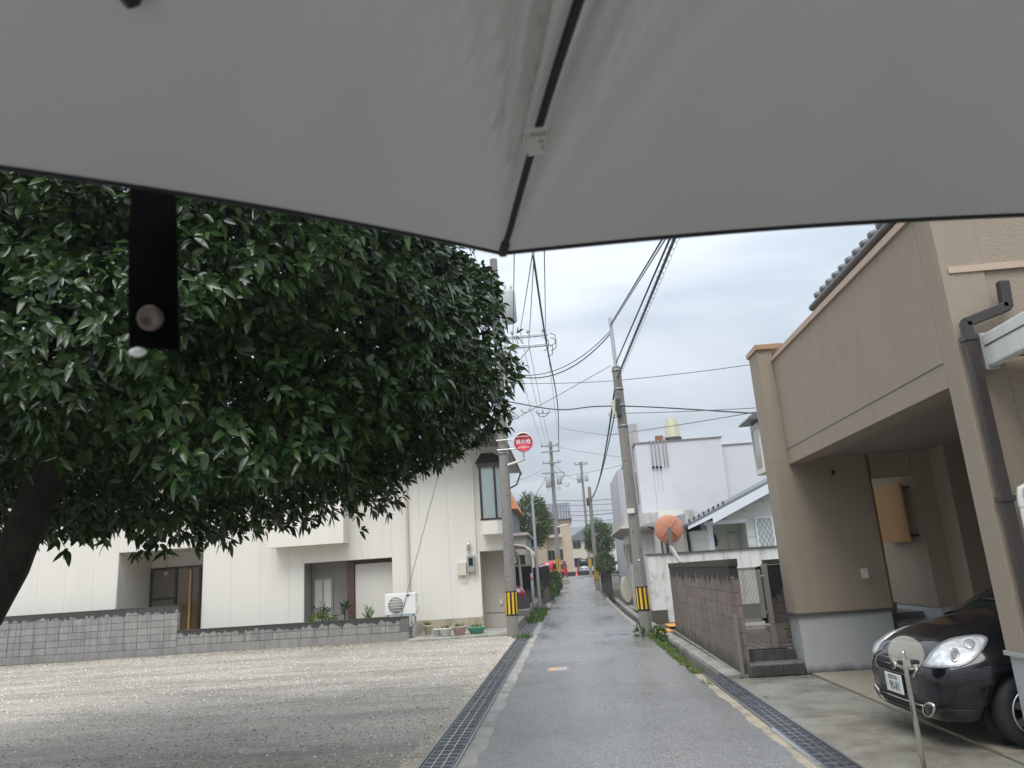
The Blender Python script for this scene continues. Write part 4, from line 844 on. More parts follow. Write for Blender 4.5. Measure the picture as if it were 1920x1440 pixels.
def patch(name, outline, mat, par, off=.004, dome=.0, rings=5, mode='px', mirror=True, hole=0.0, label=None):
    o2 = []
    m_ = len(outline)
    for i in range(m_):                                    # resample, round where the outline is a curve
        p0, a, b, p3 = (np.array(outline[(i + k_) % m_], float) for k_ in (-1, 0, 1, 2))
        for t_ in (0, .25, .5, .75):
            o2.append(.5 * (2 * a + (b - p0) * t_ + (2 * p0 - 5 * a + 4 * b - p3) * t_ ** 2 + (3 * a - p0 - 3 * b + p3) * t_ ** 3) if m_ > 8 else a * (1 - t_) + b * t_)
    c = np.mean(o2, 0); V = []; F_ = []; n = len(o2); hitf = hit_px if mode == 'px' else hit_front
    fr = [1 - (1 - hole) * i / rings for i in range(rings + (1 if hole else 0))]
    for f in fr:
        for p_ in o2:
            q = c + (p_ - c) * f; h_, nn = hitf(q[0], q[1])
            if h_ is None: h_, nn = (V[-1] if V else Vector((0, 0, .5))), Vector((-1, 0, 0))
            V.append(h_ + nn * (off + dome * (1 - f * f)))
    for i in range(len(fr) - 1): F_ += [(i * n + j, i * n + (j + 1) % n, (i + 1) * n + (j + 1) % n, (i + 1) * n + j) for j in range(n)]
    if not hole:
        h_, nn = hitf(c[0], c[1]); V.append(h_ + nn * (off + dome)); k0 = (len(fr) - 1) * n; F_ += [(k0 + j, k0 + (j + 1) % n, len(V) - 1) for j in range(n)]
    # skirt
    b = len(V); V += [v - (v - Vector((1.5, 0, .6))).normalized() * (off + .01) for v in V[:n]]; F_ += [(j, b + j, b + (j + 1) % n, (j + 1) % n) for j in range(n)]
    out = []
    for s_ in ((1, -1) if mirror else (1,)):
        mb = MB(); mb.add([(v.x, v.y * s_, v.z) for v in V], F_, 0, True); o_ = mb.build(name, mat, par); out.append(o_)
    return out
cv = lambda L: [(1560 + x / 4, 1080 + y / 4) for x, y in L]
HL = cv([(695, 682), (706, 640), (760, 565), (850, 492), (960, 462), (1090, 449), (1148, 462), (1158, 495), (1118, 570), (1050, 642), (960, 680), (820, 692)])
M['reflector'] = NT('lamp_reflector').m; k = NT('lamp_reflector2'); p = k.pos((1, 1, 1), obj=True); k.set(Base_Color=k.mix(k.mr(k.noise(p, 16, 2), .45, .6), (.55, .57, .58), (.90, .91, .91)), Roughness=.25, Metallic=.35); k.bump(k.noise(p, 14, 1), .5, .01); M['reflector'] = k.m
k = NT('lens_clear'); k.set(Base_Color=(.9, .92, .93), Roughness=.03); tb = k.n('ShaderNodeBsdfTransparent'); ms = k.n('ShaderNodeMixShader'); ms.inputs[0].default_value = .22; k.l(tb.outputs[0], ms.inputs[1]); k.l(k.b.outputs[0], ms.inputs[2]); k.l(ms.outputs[0], k.out.inputs[0]); M['lens'] = k.m
hls = patch('headlight', HL, M['reflector'], cr, .006, .004)
hr = patch('headlight_rim', HL, flat('lamp_rim', (.55, .56, .57), .2, .8), cr, .010, 0, 1, hole=.93)
patch('lens', HL, M['lens'], cr, .014, .022)
el = lambda cx, cy, rx, ry, n=14: [(cx + rx * math.cos(2 * math.pi * i / n), cy + ry * math.sin(2 * math.pi * i / n)) for i in range(n)]
patch('projector_ring', cv(el(920, 600, 34, 52)), M['inox'], cr, .014, 0, 1, hole=.72); patch('projector', cv(el(920, 600, 24, 38)), M['glass'], cr, .012, .006, 2)
patch('indicator', cv(el(1030, 520, 44, 40)), M['rim'], cr, .013, .004, 2)
patch('fog_lamp', cv(el(732, 1002, 34, 42)), M['glass'], cr, .008, .01, 3); patch('fog_ring', cv(el(732, 1002, 46, 54)), M['inox'], cr, .014, .0, 2, hole=.72)
# grilles, in the car's own frame (y, z)
G1 = patch('grille', [(-.30, .545), (.30, .545), (.36, .60), (.33, .64), (-.33, .64), (-.36, .60)], M['dark'], cr, .003, 0, 4, 'f', False)[0]
patch('grille_bar', [(-.36, .60), (.36, .60), (.36, .608), (-.36, .608)], M['inox'], cr, .008, 0, 1, 'f', False)
patch('grille_surround', [(-.37, .54), (.37, .54), (.43, .60), (.38, .655), (-.38, .655), (-.43, .60)], M['inox'], cr, .006, 0, 2, 'f', False, hole=.93)
patch('emblem', [(y * .045, .60 + z * .035) for y, z in el(0, 0, 1, 1)], M['inox'], cr, .015, 0, 1, 'f', False, hole=.7)
G2 = patch('lower_intake', [(-.52, .262), (.52, .262), (.55, .31), (.50, .37), (-.50, .37), (-.55, .31)], M['dark'], cr, .003, 0, 4, 'f', False)[0]
for z in (.283, .345): patch('intake_bar', [(-.46, z), (.46, z), (.46, z + .006), (-.46, z + .006)], M['rim_dark'], cr, .008, 0, 1, 'f', False)
patch('chrome_strip', [(-.44, .312), (.44, .312), (.44, .323), (-.44, .323)], M['inox'], cr, .012, 0, 1, 'f', False)
patch('lower_skirt', [(-.60, .21), (.60, .21), (.62, .255), (-.62, .255)], pm('black_plastic', (.035, .035, .038), .6, .1, 9, obj=True), cr, .004, 0, 3, 'f', False)
# number plate on the nose
pl = MB().box(-.034, -.022, -.165, .165, .365, .53).build('number_plate', pm('plate_white', (.78, .79, .78), .4, .03, 3, obj=True), cr, .006); MB().box(-.021, .06, -.14, .14, .38, .52).build('plate_bracket', M['dark'], cr)
M['plate_ink'] = flat('plate_green', (.02, .055, .035), .5)
def plate_mat(y, z): return Matrix.Translation((-.0352, y, z)) @ Matrix(((0, 0, -1, 0), (-1, 0, 0, 0), (0, 1, 0, 0), (0, 0, 0, 1)))
text_obj('plate_text', '金沢530', .050, M['plate_ink'], pl, plate_mat(.0, .499), 0, 1.0, .0006)
text_obj('plate_number', '90-81', .108, M['plate_ink'], pl, plate_mat(-.02, .423), 0, .82, .0012); text_obj('plate_kana', '・', .05, M['plate_ink'], pl, plate_mat(.13, .423), 0, 1, 0)
# hood shut line, wiper, door line, side moulding
def poly_tube(pts, r_, name, mat, mirror=False):
    mb = MB(); hp = []
    for p_ in pts:
        h_, nn = hit_px(*p_)
        if h_ is not None: hp.append(h_ + nn * .001)
    if len(hp) > 1:
        mb.tube(hp, r_, 5)
        if mirror: mb.tube([(v.x, -v.y, v.z) for v in hp], r_, 5)
    return mb.build(name, mat, cr)
dn = lambda L, m=10: [tuple(np.array(a) * (1 - t_) + np.array(b) * t_) for a, b in zip(L[:-1], L[1:]) for t_ in np.linspace(0, 1, m)]
poly_tube(dn(cv([(835, 1005), (1150, 1012)])), .003, 'side_moulding', M['rim_dark'], True)
poly_tube(dn(cv([(585, 478), (700, 481), (830, 494)])), .0022, 'hood_gap', M['dark'], True); poly_tube(dn(cv([(1158, 470), (1215, 455), (1240, 450)])), .0022, 'hood_gap', M['dark'], True)
poly_tube(dn(cv([(1090, 690), (1225, 700)])), .0025, 'panel_gap', M['dark'], True)
mb = MB(); mb.tube([(.98, -.55, 1.06), (1.06, -.1, 1.105), (1.08, .25, 1.115)], .010, 6); mb.tube([(.97, -.6, 1.045), (1.04, -.15, 1.085)], .016, 6); mb.build('wiper', M['black'], cr)
MB().hexa([(1.55, -.84, .98), (1.70, -.84, .98), (1.70, -1.0, 1.0), (1.60, -1.0, 1.0), (1.58, -.86, 1.12), (1.70, -.86, 1.12), (1.70, -1.0, 1.13), (1.62, -1.0, 1.12)]).build('door_mirror', blk, cr, .03); MB().hexa([(1.55, .84, .98), (1.70, .84, .98), (1.70, 1.0, 1.0), (1.60, 1.0, 1.0), (1.58, .86, 1.12), (1.70, .86, 1.12), (1.70, 1.0, 1.13), (1.62, 1.0, 1.12)]).build('door_mirror', blk, cr, .03)
red = paint('red_paint', (.42, .012, .022))
MB().box(-9, .0, 66.2, 74, .2, .96).build('parking_lot', M['conc'], kind='structure')
car('parked_car', 'red car parked side-on behind the second left utility pole', (-3.95, 68.6, .965), R(4), red, 3.9, 1.66, 1.62, 1.0)
car('parked_car', 'red car with its nose showing under the cream carport on the left', (-1.86, 32.7, .285), R(181) , red, 3.6, 1.5, 1.5)
car('parked_car', 'silver blue van seen from behind at the street end', (1.95, 98.2, g(96)), R(-90), paint('silver_blue', (.42, .48, .55), .5), 3.6, 1.55, 1.88, 1.0)
car('parked_car', 'pale green white car half hidden behind the far right pole', (3.4, 84.0, g(86)), R(-60), paint('pale_green', (.55, .62, .58), .3), 3.6, 1.5, 1.5)
# ------------------------------------------------------------------ utility poles
def sag(a, b, s, n=14):
    a, b = Vector(a), Vector(b); return [a.lerp(b, i / n) - Vector((0, 0, s * 4 * (i / n) * (1 - i / n))) for i in range(n + 1)]
def pole(name, label, x, y, h, r0, r1, lean=(0, 0), band=(.75, 1.10), z0=None, mat=None, holes=True, stripes=True):
    z0 = g(y) if z0 is None else z0; t = thing(name, label, 'utility pole', (x, y, z0)); top = Vector((x + lean[0], y + lean[1], z0 + h)); b = Vector((x, y, z0 - .1))
    MB().tube([b, b.lerp(top, .5), top], [r0, (r0 + r1) / 2, r1], 20).build('shaft', mat or M['pole'], t)
    at = lambda z: Vector((x, y, z0)).lerp(top, (z - z0) / h); rad = lambda z: r0 + (r1 - r0) * (z - z0) / h
    if band:
        zb, zt = z0 + band[0], z0 + band[1]
        bd = MB().tube([at(zb), at(zt)], [rad(zb) + .006] * 2, 24).build('hazard_band', M['black'], t)
        n = 9
        if stripes:
            for i in range(n):
                a0, a1 = 2 * math.pi * i / n, 2 * math.pi * (i + .5) / n; r_ = rad(zb) + .009; V = []
                for k_ in range(4):
                    a = a0 + (a1 - a0) * k_ / 3
                    for z in (zb + .04, zt - .03): c = at(z); V.append((c.x + r_ * math.cos(a), c.y + r_ * math.sin(a), z))
                MB().add(V, [(2 * k_, 2 * k_ + 2, 2 * k_ + 3, 2 * k_ + 1) for k_ in range(3)]).build('stripe', M['yellow'], bd)
    if holes:
        mb = MB()
        for i, z in enumerate(np.arange(1.6, h - .5, .45)):
            c = at(z0 + z); r_ = rad(z0 + z); a = -1.57 + (.5 if i % 2 else -.5); d = Vector((math.cos(a), math.sin(a), 0)); mb.tube([c + d * (r_ - .01), c + d * (r_ + .012)], .016, 6)
        mb.build('step_socket', M['dark'], t)
    return t, at, rad
def collar(t, at, rad, z, h=.06, mat=None): c = at(z); MB().lathe(c, [(rad(z) + .002, 0), (rad(z) + .014, 0), (rad(z) + .014, h), (rad(z) + .002, h)], 20).build('clamp', mat or M['steel'], t)
def insul(t, p, s=1.0): MB().lathe(p, [(0, 0), (.02 * s, 0), (.02 * s, .05 * s), (.055 * s, .06 * s), (.04 * s, .10 * s), (.055 * s, .12 * s), (.03 * s, .19 * s), (0, .20 * s)], 10).build('insulator', M['ceram'], t)
def transformer(t, p, r=.26, h=.75):
    o = MB().lathe(p, [(0, 0), (r * .8, 0), (r, .04), (r, h), (r * .9, h + .06), (0, h + .09)], 20).build('transformer', pm('transformer_grey', (.50, .53, .54), .45, .06, 2), t)
    for a in (0, 2.1, 4.2): MB().lathe(Vector(p) + Vector((math.cos(a) * r * .5, math.sin(a) * r * .5, h + .07)), [(.03, 0), (.05, .04), (.03, .08), (.05, .12), (.02, .2), (0, .2)], 8).build('bushing', M['ceram'], o)
LPX, LPY = -1.65, 21.6
lp, lat, lrad = pole('utility_pole', 'concrete utility pole with fire hydrant sign beside the left drain', LPX, LPY, 11.2, .165, .115, (.12, 0), (.55, 1.20))
for z in (5.05, 5.68, 6.2, 6.85): collar(lp, lat, lrad, z)
for z, x1 in ((8.20, -.03), (8.52, -.03)): MB().box(-1.85, x1, LPY - .20, LPY - .12, z, z + .085).build('crossarm', M['steel_l'], lp, .004)
mb = MB(); mb.tube([lat(7.3) + Vector((.1, -.14, 0)), Vector((-.58, LPY - .16, 8.2))], .022, 6); mb.build('brace', M['steel_l'], lp)
for x in (-1.1, -.62, -.16): insul(lp, (x, LPY - .16, 8.605), .9)
MB().box(-1.42, -1.16, LPY - .33, LPY - .1, 7.15, 8.0).build('junction_box', pm('junction_grey', (.45, .45, .42), .6, streak=.4), lp, .02)
transformer(lp, (-1.16, LPY - .1, 9.05), .24, .95)
mb = MB()
for i in range(9):
    a0 = Vector((random.uniform(-1.5, -1.15), LPY - .28, random.uniform(6.95, 7.3))); a1 = Vector((random.uniform(-1.45, -1.0), LPY - .3, random.uniform(7.0, 7.7))); mb.tube(sag(a0, a1, random.uniform(.1, .3), 8), .016, 5)
for i in range(4):
    a0 = Vector((random.uniform(-.3, .05), LPY - .18, random.uniform(8.2, 8.6))); mb.tube([a0, a0 + Vector((.16, -.02, -.1)), a0 + Vector((.14, -.02, -.35)), a0 + Vector((-.02, 0, -.42))], .012, 5)
mb.build('jumper_cable', M['cable'], lp)
mb = MB()
for z, s_ in ((6.05, 1), (6.05, -1)): mb.tube([lat(z), lat(z) + Vector((s_ * .42, -.05, .02)), ], .012, 5)
mb.build('step_bolt', M['steel'], lp)
c = lat(4.72); MB().tube([c + Vector((.1, -.12, .0)), c + Vector((.62, -.05, .14))], .035, 8).build('street_lamp_arm', M['white'], lp)
MB().lathe(lat(1.55) + Vector((-.02, -.155, 0)), [(0, 0), (.028, 0), (.028, .006)], 12, (0, -1, 0)).build('tag_disc', M['white'], lp)
# fire hydrant sign
sg = PY(981, 829, 21.35); sgn = thing('hydrant_sign', 'round red and white fire hydrant sign clamped to the left pole', 'sign', tuple(sg))
M['sgred'] = pm('sign_red', (.58, .022, .045), .35, .06, 3); M['sgw'] = flat('sign_white', (.80, .80, .80), .4)
MB().lathe(sg, [(0, 0), (.292, 0), (.292, .02), (0, .02)], 48, (0, 1, 0)).build('plate', M['sgw'], sgn); MB().lathe(sg + Vector((0, -.001, 0)), [(0, 0), (.268, 0), (.268, -.0015)], 48, (0, 1, 0)).build('face', M['sgred'], sgn)
def sm_(dx, dz, y=-.0045): return Matrix.Translation(sg + Vector((dx, y, dz))) @ Matrix.Rotation(R(90), 4, 'X')
text_obj('sign_text', '消火栓', .150, M['sgw'], sgn, sm_(0, .005), 0, 1.0, .0035); text_obj('sign_text', 'FIRE HYDRANT', .062, M['sgw'], sgn, sm_(0, .165), 0, .95, .001); text_obj('sign_text', '金沢市H.30', .068, M['sgw'], sgn, sm_(0, -.155), 0, 1.0, .001)
MB().box(sg.x - .035, sg.x + .01, 21.36, 21.39, sg.z - .45, sg.z + .2).build('sign_back_bar', M['steel'], sgn)
for dz in (.115, -.165): mb = MB(); mb.tube([(LPX - .12, LPY - .18, sg.z + dz), (LPX + .35, LPY - .19, sg.z + dz), (sg.x, 21.385, sg.z + dz)], .022, 6); mb.build('bracket', M['steel_l'], sgn)
# right leaning pole
RPX, RPY = 1.80, 19.5
rp2, rat, rrad = pole('utility_pole', 'bare concrete pole with thick cables at the right road edge', RPX, RPY, 6.85, .155, .115, (-.07, 0), (.57, 1.15))
MB().tube([rat(6.7), rat(6.7) + Vector((-.03, 0, 1.55))], [.055, .05], 12).build('top_tube', pm('pale_steel', (.50, .52, .54), .5, .05, 2, metal=.4), rp2)
for z in (6.72, 5.75, 5.2, 6.2): collar(rp2, rat, rrad, z)
MB().box(1.60, 1.72, RPY - .28, RPY - .1, 5.45, 5.95).build('splice_box', pm('splice_dark', (.06, .06, .06), .5), rp2, .03); MB().box(1.50, 1.58, RPY - .25, RPY - .1, 5.5, 5.9).build('splice_box', M['cream'], rp2, .02)
MB().box(1.62, 1.80, RPY - .19, RPY - .14, 2.95, 3.07).build('name_plate', M['white'], rp2, .004)
MB().lathe(rat(1.8) + Vector((0, -.15, 0)), [(0, 0), (.03, 0), (.03, .006)], 12, (0, -1, 0)).build('tag_disc', M['white'], rp2)
# more poles up the street
mp_, mat_, mrad = pole('utility_pole', 'tall concrete pole with transformers and three crossarms on the left up the street', -.78, 65, 12.2, .20, .14, (.16, 0), (1.0, 2.3), stripes=True)
for z, a, b in ((12.25, -1.5, .12), (11.75, -1.5, .15), (10.75, -1.45, .1), (9.9, -1.55, .25)): MB().box(a, b, 64.75, 64.85, z, z + .10).build('crossarm', M['steel'], mp_)
for x in (-1.4, -.9, -.1, .1): insul(mp_, (x, 64.8, 12.35), 1.4); insul(mp_, (x, 64.8, 10.85), 1.2)
transformer(mp_, (-1.05, 64.7, 8.7), .26, .9); transformer(mp_, (-.12, 64.7, 8.9), .24, .8)
mb = MB()
for i in range(10):
    a0 = Vector((random.uniform(-1.6, .5), 64.7, random.uniform(8.8, 10.2))); mb.tube(sag(a0, a0 + Vector((random.uniform(.3, .8), 0, random.uniform(-.4, .4))), random.uniform(.3, .8), 8), .018, 4)
mb.build('jumper_cable', M['cable_l'], mp_); c = mat_(5.3); MB().tube([c + Vector((.1, -.2, 0)), c + Vector((.95, -.25, .15))], .06, 6).build('street_lamp_arm', M['white'], mp_)
fp_, fat, frad = pole('utility_pole', 'slender concrete pole with one crossarm farthest up the street', 2.32, 80, 12.0, .17, .12, (.0, 0), (.9, 1.9))
for z in (12.5, ): MB().box(1.62, 3.0, 79.8, 79.9, z, z + .1).build('crossarm', M['steel'], fp_)
for x in (1.7, 2.1, 2.6, 2.9): insul(fp_, (x, 79.85, 12.6), 1.6)
transformer(fp_, (1.95, 79.75, 10.6), .22, .8); transformer(fp_, (2.75, 79.75, 10.7), .20, .7)
r2, r2a, r2r = pole('utility_pole', 'short slim concrete pole leaning at the right kerb before the round tree', 1.80, 50, 6.6, .145, .11, (.05, 0), (.62, 1.35))
MB().box(1.60, 1.72, 49.8, 49.95, 5.7, 6.2).build('splice_box', M['black'], r2)
gp, gpa, gpr = pole('steel_pole', 'thin galvanised steel pole beside the cream carport', -1.33, 33.5, 5.1, .075, .055, (.0, 0), None, mat=pm('galv', (.42, .45, .48), .5, .06, 2, metal=.5), holes=False)
for z in (4.6, 4.8, 5.0): MB().tube([gpa(z), gpa(z) + Vector((.22, 0, .03))], .012, 5).build('hook', M['steel'], gp)
wp = thing('marker_post', 'short white marker post by the far left drain', 'post', (-1.55, 32.4, g(32))); MB().lathe((-1.55, 32.4, g(32)), [(0, 0), (.055, 0), (.055, 1.55), (.045, 1.6), (0, 1.6)], 14).build('post', pm('white_post', (.62, .65, .68), .5), wp); MB().lathe((-1.55, 32.4, 1.35), [(.056, 0), (.058, 0), (.058, .2), (.056, .2)], 14).build('band', pm('faded_red', (.55, .25, .25), .5), wp)
# ------------------------------------------------------------------ cables
def wire(label, pts, r=.012, mat='cable', s=0.0, group=None, n=14, name='overhead_cable', spiral=0):
    mb = MB(); P = []
    if len(pts) > 3:
        q = [Vector(p_) for p_ in pts]; q = [q[0] * 2 - q[1]] + q + [q[-1] * 2 - q[-2]]
        for a, b, c_, d_ in zip(q[:-3], q[1:-2], q[2:-1], q[3:]):
            for t_ in np.linspace(0, 1, n)[(1 if P else 0):]: P.append(.5 * (2 * b + (c_ - a) * t_ + (2 * a - 5 * b + 4 * c_ - d_) * t_ ** 2 + (3 * b - a - 3 * c_ + d_) * t_ ** 3))
    else:
        for a, b in zip(pts[:-1], pts[1:]): P += sag(a, b, s, n)[(1 if P else 0):]
    mb.tube(P, r, 5)
    o = mb.build(name, M[mat], None, base=tuple(P[0]), label=label, cat='cable', group=group)
    if spiral:
        mb = MB(); a, b = Vector(P[0]), Vector(P[-1]); Ln = (b - a).length; m_ = int(Ln / spiral); q = []
        for i in range(m_ * 10):
            f = i / (m_ * 10); p_ = a.lerp(b, f); an = 2 * math.pi * i / 10; q.append(p_ + Vector((math.cos(an) * .05, 0, math.sin(an) * .05 - .03)) - Vector((0, 0, s * 4 * f * (1 - f))))
        mb.tube(q, .0035, 4); mb.v = [(x + P[0][0] * 0, y, z) for x, y, z in mb.v]; BASE[o] = Vector(P[0]); mb.build('spiral_hanger', M['cable_l'], o)
    return o
W = PY
B0 = Vector((1.74, 19.4, 6.55))
# towards the viewer, over the canopy
wire('thick black cable bundle with spiral hanger running from the leaning pole over the viewer', [B0, W(1268, 440, 9.5), W(1268, 440, 9.5) + (W(1268, 440, 9.5) - B0) * 1.6], .024, s=.0, spiral=.26)
wire('paired cable running from the leaning pole top over the viewer, left strand', [Vector((1.70, 19.45, 8.05)), W(1247, 440, 9.8), W(1247, 440, 9.8) + (W(1247, 440, 9.8) - Vector((1.70, 19.45, 8.05)))], .015, s=.0)
wire('paired cable running from the leaning pole top over the viewer, right strand', [Vector((1.70, 19.45, 8.0)), W(1253, 440, 9.6), W(1253, 440, 9.6) + (W(1253, 440, 9.6) - Vector((1.70, 19.45, 8.0)))], .011, s=.0)
wire('single cable between the paired cables and the spiral bundle', [Vector((1.74, 19.4, 6.95)), W(1259, 441, 9.6), W(1259, 441, 9.6) * 2 - Vector((1.74, 19.4, 6.95))], .017, s=.0)
# leaning pole on to the far right pole
wire('thick cable bundle dropping from the leaning pole to the far right pole', [Vector((1.68, 19.4, 6.45)), r2a(6.2)], .028, s=.75)
wire('second slack cable from the leaning pole to the far right pole', [Vector((1.66, 19.4, 5.9)), r2a(6.0)], .018, s=.45)
# left pole to leaning pole
wire('upper strand of the slack pair between left pole and leaning pole', [W(966, 702, 21.4), W(1145, 620, 19.5)], .012, s=.42); wire('lower strand of the slack pair between left pole and leaning pole', [W(964, 704, 21.4), W(1146, 624, 19.5)], .017, s=.50)
wire('thin wire from the left pole crossing behind the leaning pole to the right', [W(966, 719, 21.5), W(1150, 714, 20.5), W(1440, 679, 17)], .010, 'cable_l', .03)
wire('thin diagonal wire from behind the hydrant sign up to the leaning pole', [W(905, 818, 24), W(1146, 685, 19.6)], .009, 'cable_l', .02)
wire('service cable with splice loops crossing from left pole past the leaning pole', [W(952, 753, 21.6), W(1046, 768, 21.2), W(1120, 762, 20.4), W(1215, 763, 19.4), W(1430, 776, 17)], .017, s=.03)
wire('grey cable running right from below the splice, ending at the house', [W(1160, 775, 19.5), W(1430, 764, 17)], .010, 'cable_l', .02)
wire('long thin cable rising right to the neighbour house eave', [W(1046.5, 801, 47), W(1137, 816, 24), W(1430, 770, 17)], .011, 'cable_l', .03)
lo = thing('cable_loops', 'slack splice loops hanging from the service cable near the left pole', 'cable', tuple(W(990, 768, 21.4))); mb = MB()
for u, v, r_ in ((985, 769, .12), (1012, 772, .10), (1024, 772, .10), (1018, 776, .14), (1153, 776, .16)):
    c_ = W(u, v, 21.2 if u < 1100 else 19.6); mb.tube([c_ + Vector((r_ * math.cos(a), 0, r_ * .6 * math.sin(a))) for a in np.linspace(-3.6, .6, 14)], .010, 5)
mb.build('loop', M['cable'], lo)
# power lines along the street: viewer - left pole - tall pole
tops = ((963, 520, -1.1, 0, 'outer left'), (990, 520, -.85, 1, 'second'), (998, 520, -.62, 2, 'third'), (1021, 520, -.08, 4, 'outer right'))
for u, v, xa, i, w_ in tops:
    e = Vector((-1.4 + i * .38, 64.8, 12.5 if i != 2 else 11.9)); m0 = Vector((xa, 21.45, 8.75 if i in (1, 4) else 8.3)); n0 = W(u, v, 14.0); d = n0 - m0
    wire(f'{w_} power line of those running up the street above the left crossarm', [n0 + d * 1.2, m0, e], .010, 'cable_l', .08)
wire('thick twisted black line from over the viewer past the left crossarm to the tall pole', [W(1000, 480, 14), W(1024, 640, 21.4), W(1046, 765, 38), Vector((.05, 64.8, 11.8))], .026, s=.05)
for (a, b, lab, r_) in (((1046, 838), (1205, 860), 'nearly level far wire at the tall pole top height', .02), ((1040, 895), (1205, 862), 'far wire sloping up right from the tall pole transformers', .02), ((1036, 938), (1205, 931), 'topmost of the level wires crossing the far street', .03), ((1036, 947), (1205, 939), 'second of the level wires crossing the far street', .025), ((1036, 959), (1205, 950), 'third of the level wires crossing the far street', .025), ((1066, 967), (1205, 953), 'thick fourth wire crossing the far street', .035), ((1066, 976), (1205, 968), 'lowest wire crossing the far street above the round tree', .025)):
    wire(lab, [W(*a, 72), W(*b, 60)], r_, 'cable_l', .15)
for (a, b, lab) in (((1002, 930), (1030, 880), 'thin drop wire from steel pole up to the tall pole'), ((985, 955), (1024, 895), 'thin drop wire from left eaves up to the tall pole'), ((960, 905), (1030, 873), 'long drop wire from left house eave to the tall pole')):
    wire(lab, [W(*a, 34), W(*b, 64.5)], .012, 'cable_l', .1)
wire('far cable from tall pole to farthest pole', [mat_(11), fat(11)], .02, 'cable_l', .6); wire('low slack cable from the farthest pole to the short right pole', [fat(6.0), r2a(5.6)], .02, 'cable', .8); wire('drooping wire from the farthest pole left to the beige house', [fat(5.0), Vector((.6, 90, 5.2))], .02, 'cable_l', .5)
# ------------------------------------------------------------------ left, up the street
gh = thing('garage_house', 'small grey concrete house with flat roof behind the cream carport', 'house', (-4, 38, g(38)))
zr = PY(985, 1000, 38).z; MB().box(-6.5, -1.95, 37.5, 43, 0, zr - .12).build('wall', pm('grey_beige_render', (.36, .345, .31), .85, .12, .8, streak=.35, dirt=(.2, .19, .17), dirt_amt=.5), gh); MB().box(-6.6, -1.80, 37.3, 43.2, zr - .119, zr + .02).build('roof_slab', M['conc'], gh)
z0_, z1_ = PY(985, 1057, 37.4).z, PY(985, 1040, 37.4).z; window(-3.2, -2.05, z0_, z1_, 37.47, gh, M['brownframe'], [M['glass'], M['glass_l'], M['glass']], 3, .05)
cp = thing('carport', 'cream carport with curved polycarbonate roof on the left', 'carport', (-2.5, 33.5, .28))
zc_ = PY(985, 1024, 33).z; mb = MB(); pts = [(-4.6, zc_ + .05), (-2.2, zc_ + .1), (-1.75, zc_ + .02), (-1.52, zc_ - .18), (-1.45, zc_ - .42)]
V = []
for x, z in pts: V += [(x, 32.0, z), (x, 36.5, z)]
mb.add(V, [(2 * i, 2 * i + 1, 2 * i + 3, 2 * i + 2) for i in range(4)], 0, True); ro_ = mb.build('roof_sheet', M['cream'], cp); md = ro_.modifiers.new('s', 'SOLIDIFY'); md.thickness = .04
for y in (32.0, 33.5, 35.0, 36.5): MB().tube([(x, y, z - .05) for x, z in pts], .04, 6).build('rib', M['cream'], cp)
pb_ = Vector((-2.0, 33, .28)); mb = MB(); mb.tube([(-2.02, 33.0, .28), (-2.06, 33.0, zc_ - .5), (-2.35, 33.0, zc_)], .055, 8); mb.build('post', M['cream'], cp); mb = MB(); mb.tube([(-4.3, 33.0, .28), (-4.3, 33.0, zc_)], .055, 8); mb.build('post', M['cream'], cp)
MB().box(-4.5, -1.75, 36.8, 36.9, PY(985, 1060, 36.8).z - .04, PY(985, 1060, 36.8).z + .04).build('rail', M['cream'], cp)
yw = thing('yard_wall', 'dark stained block wall behind the red car in the left carport', 'wall', (-3, 37, .28)); MB().box(-6, -1.75, 36.95, 37.1, .28, 2.05).build('wall', M['block_dk'], yw)
lw = thing('planter_wall', 'low black planter wall in front of the red car nose', 'wall', (-1.95, 31.4, .28)); MB().box(-2.75, -1.63, 31.3, 31.45, .1, .82).build('wall', M['block_dk'], lw, .01); MB().box(-2.35, -2.20, 30.3, 30.5, .1, 1.5).build('pier', M['conc'], lw)
gw_ = thing('gate_wall', 'dark garden wall with small lamp between carport and shrubs', 'wall', (-1.2, 44, .3)); MB().box(-2.6, -1.05, 43.6, 43.9, .1, 1.95).build('wall', M['block_dk'], gw_); MB().box(-1.32, -.98, 39.0, 39.3, 0, 1.5).build('pier', M['block_dk'], gw_); MB().lathe((-1.15, 43.75, 1.95), [(0, 0), (.09, .02), (.12, .12), (0, .22)], 10).build('lamp_globe', M['sgw'], gw_)
oh = thing('orange_roof_house', 'house with orange tiled roof peeking behind the left pole', 'house', (-4.5, 46, .3))
a_, b_ = PY(945, 925, 45), PY(970, 950, 45); MB().box(-8, b_.x - .35, 45.3, 52, 0, b_.z - .15).build('wall', pm('grey_clad', (.22, .22, .22), .7), oh)
MB().hexa([(-8, 45, b_.z - .1), (b_.x, 45, b_.z - .1), (b_.x, 52, b_.z - .1), (-8, 52, b_.z - .1), (-8, 45, b_.z + 3.4), (-3.6, 45, b_.z + 1.9), (-3.6, 52, b_.z + 1.9), (-8, 52, b_.z + 3.4)]).build('roof', pm('orange_tile', (.58, .24, .10), .7, .15, 3), oh)
window(b_.x - 1.4, b_.x - .45, b_.z - 1.5, b_.z - .5, 45.28, oh, M['white'], M['glass_l'], 2)
q = PY(999, 978, 54)
bush('garden_tree', (q.x, 54, q.z), (1.25, 1.6, 1.9), 5200, .24, M['leaf_far'], 'leafy green garden tree left of the beige house', 'tree', .4, trunk=.16, crown='crown')
bush('roadside_shrub', (-1.0, 47, 1.0), (.5, 3.2, .7), 3000, .16, M['hedge'], 'rounded hedge shrub at the left kerb below the tall pole', 'shrub', .4)
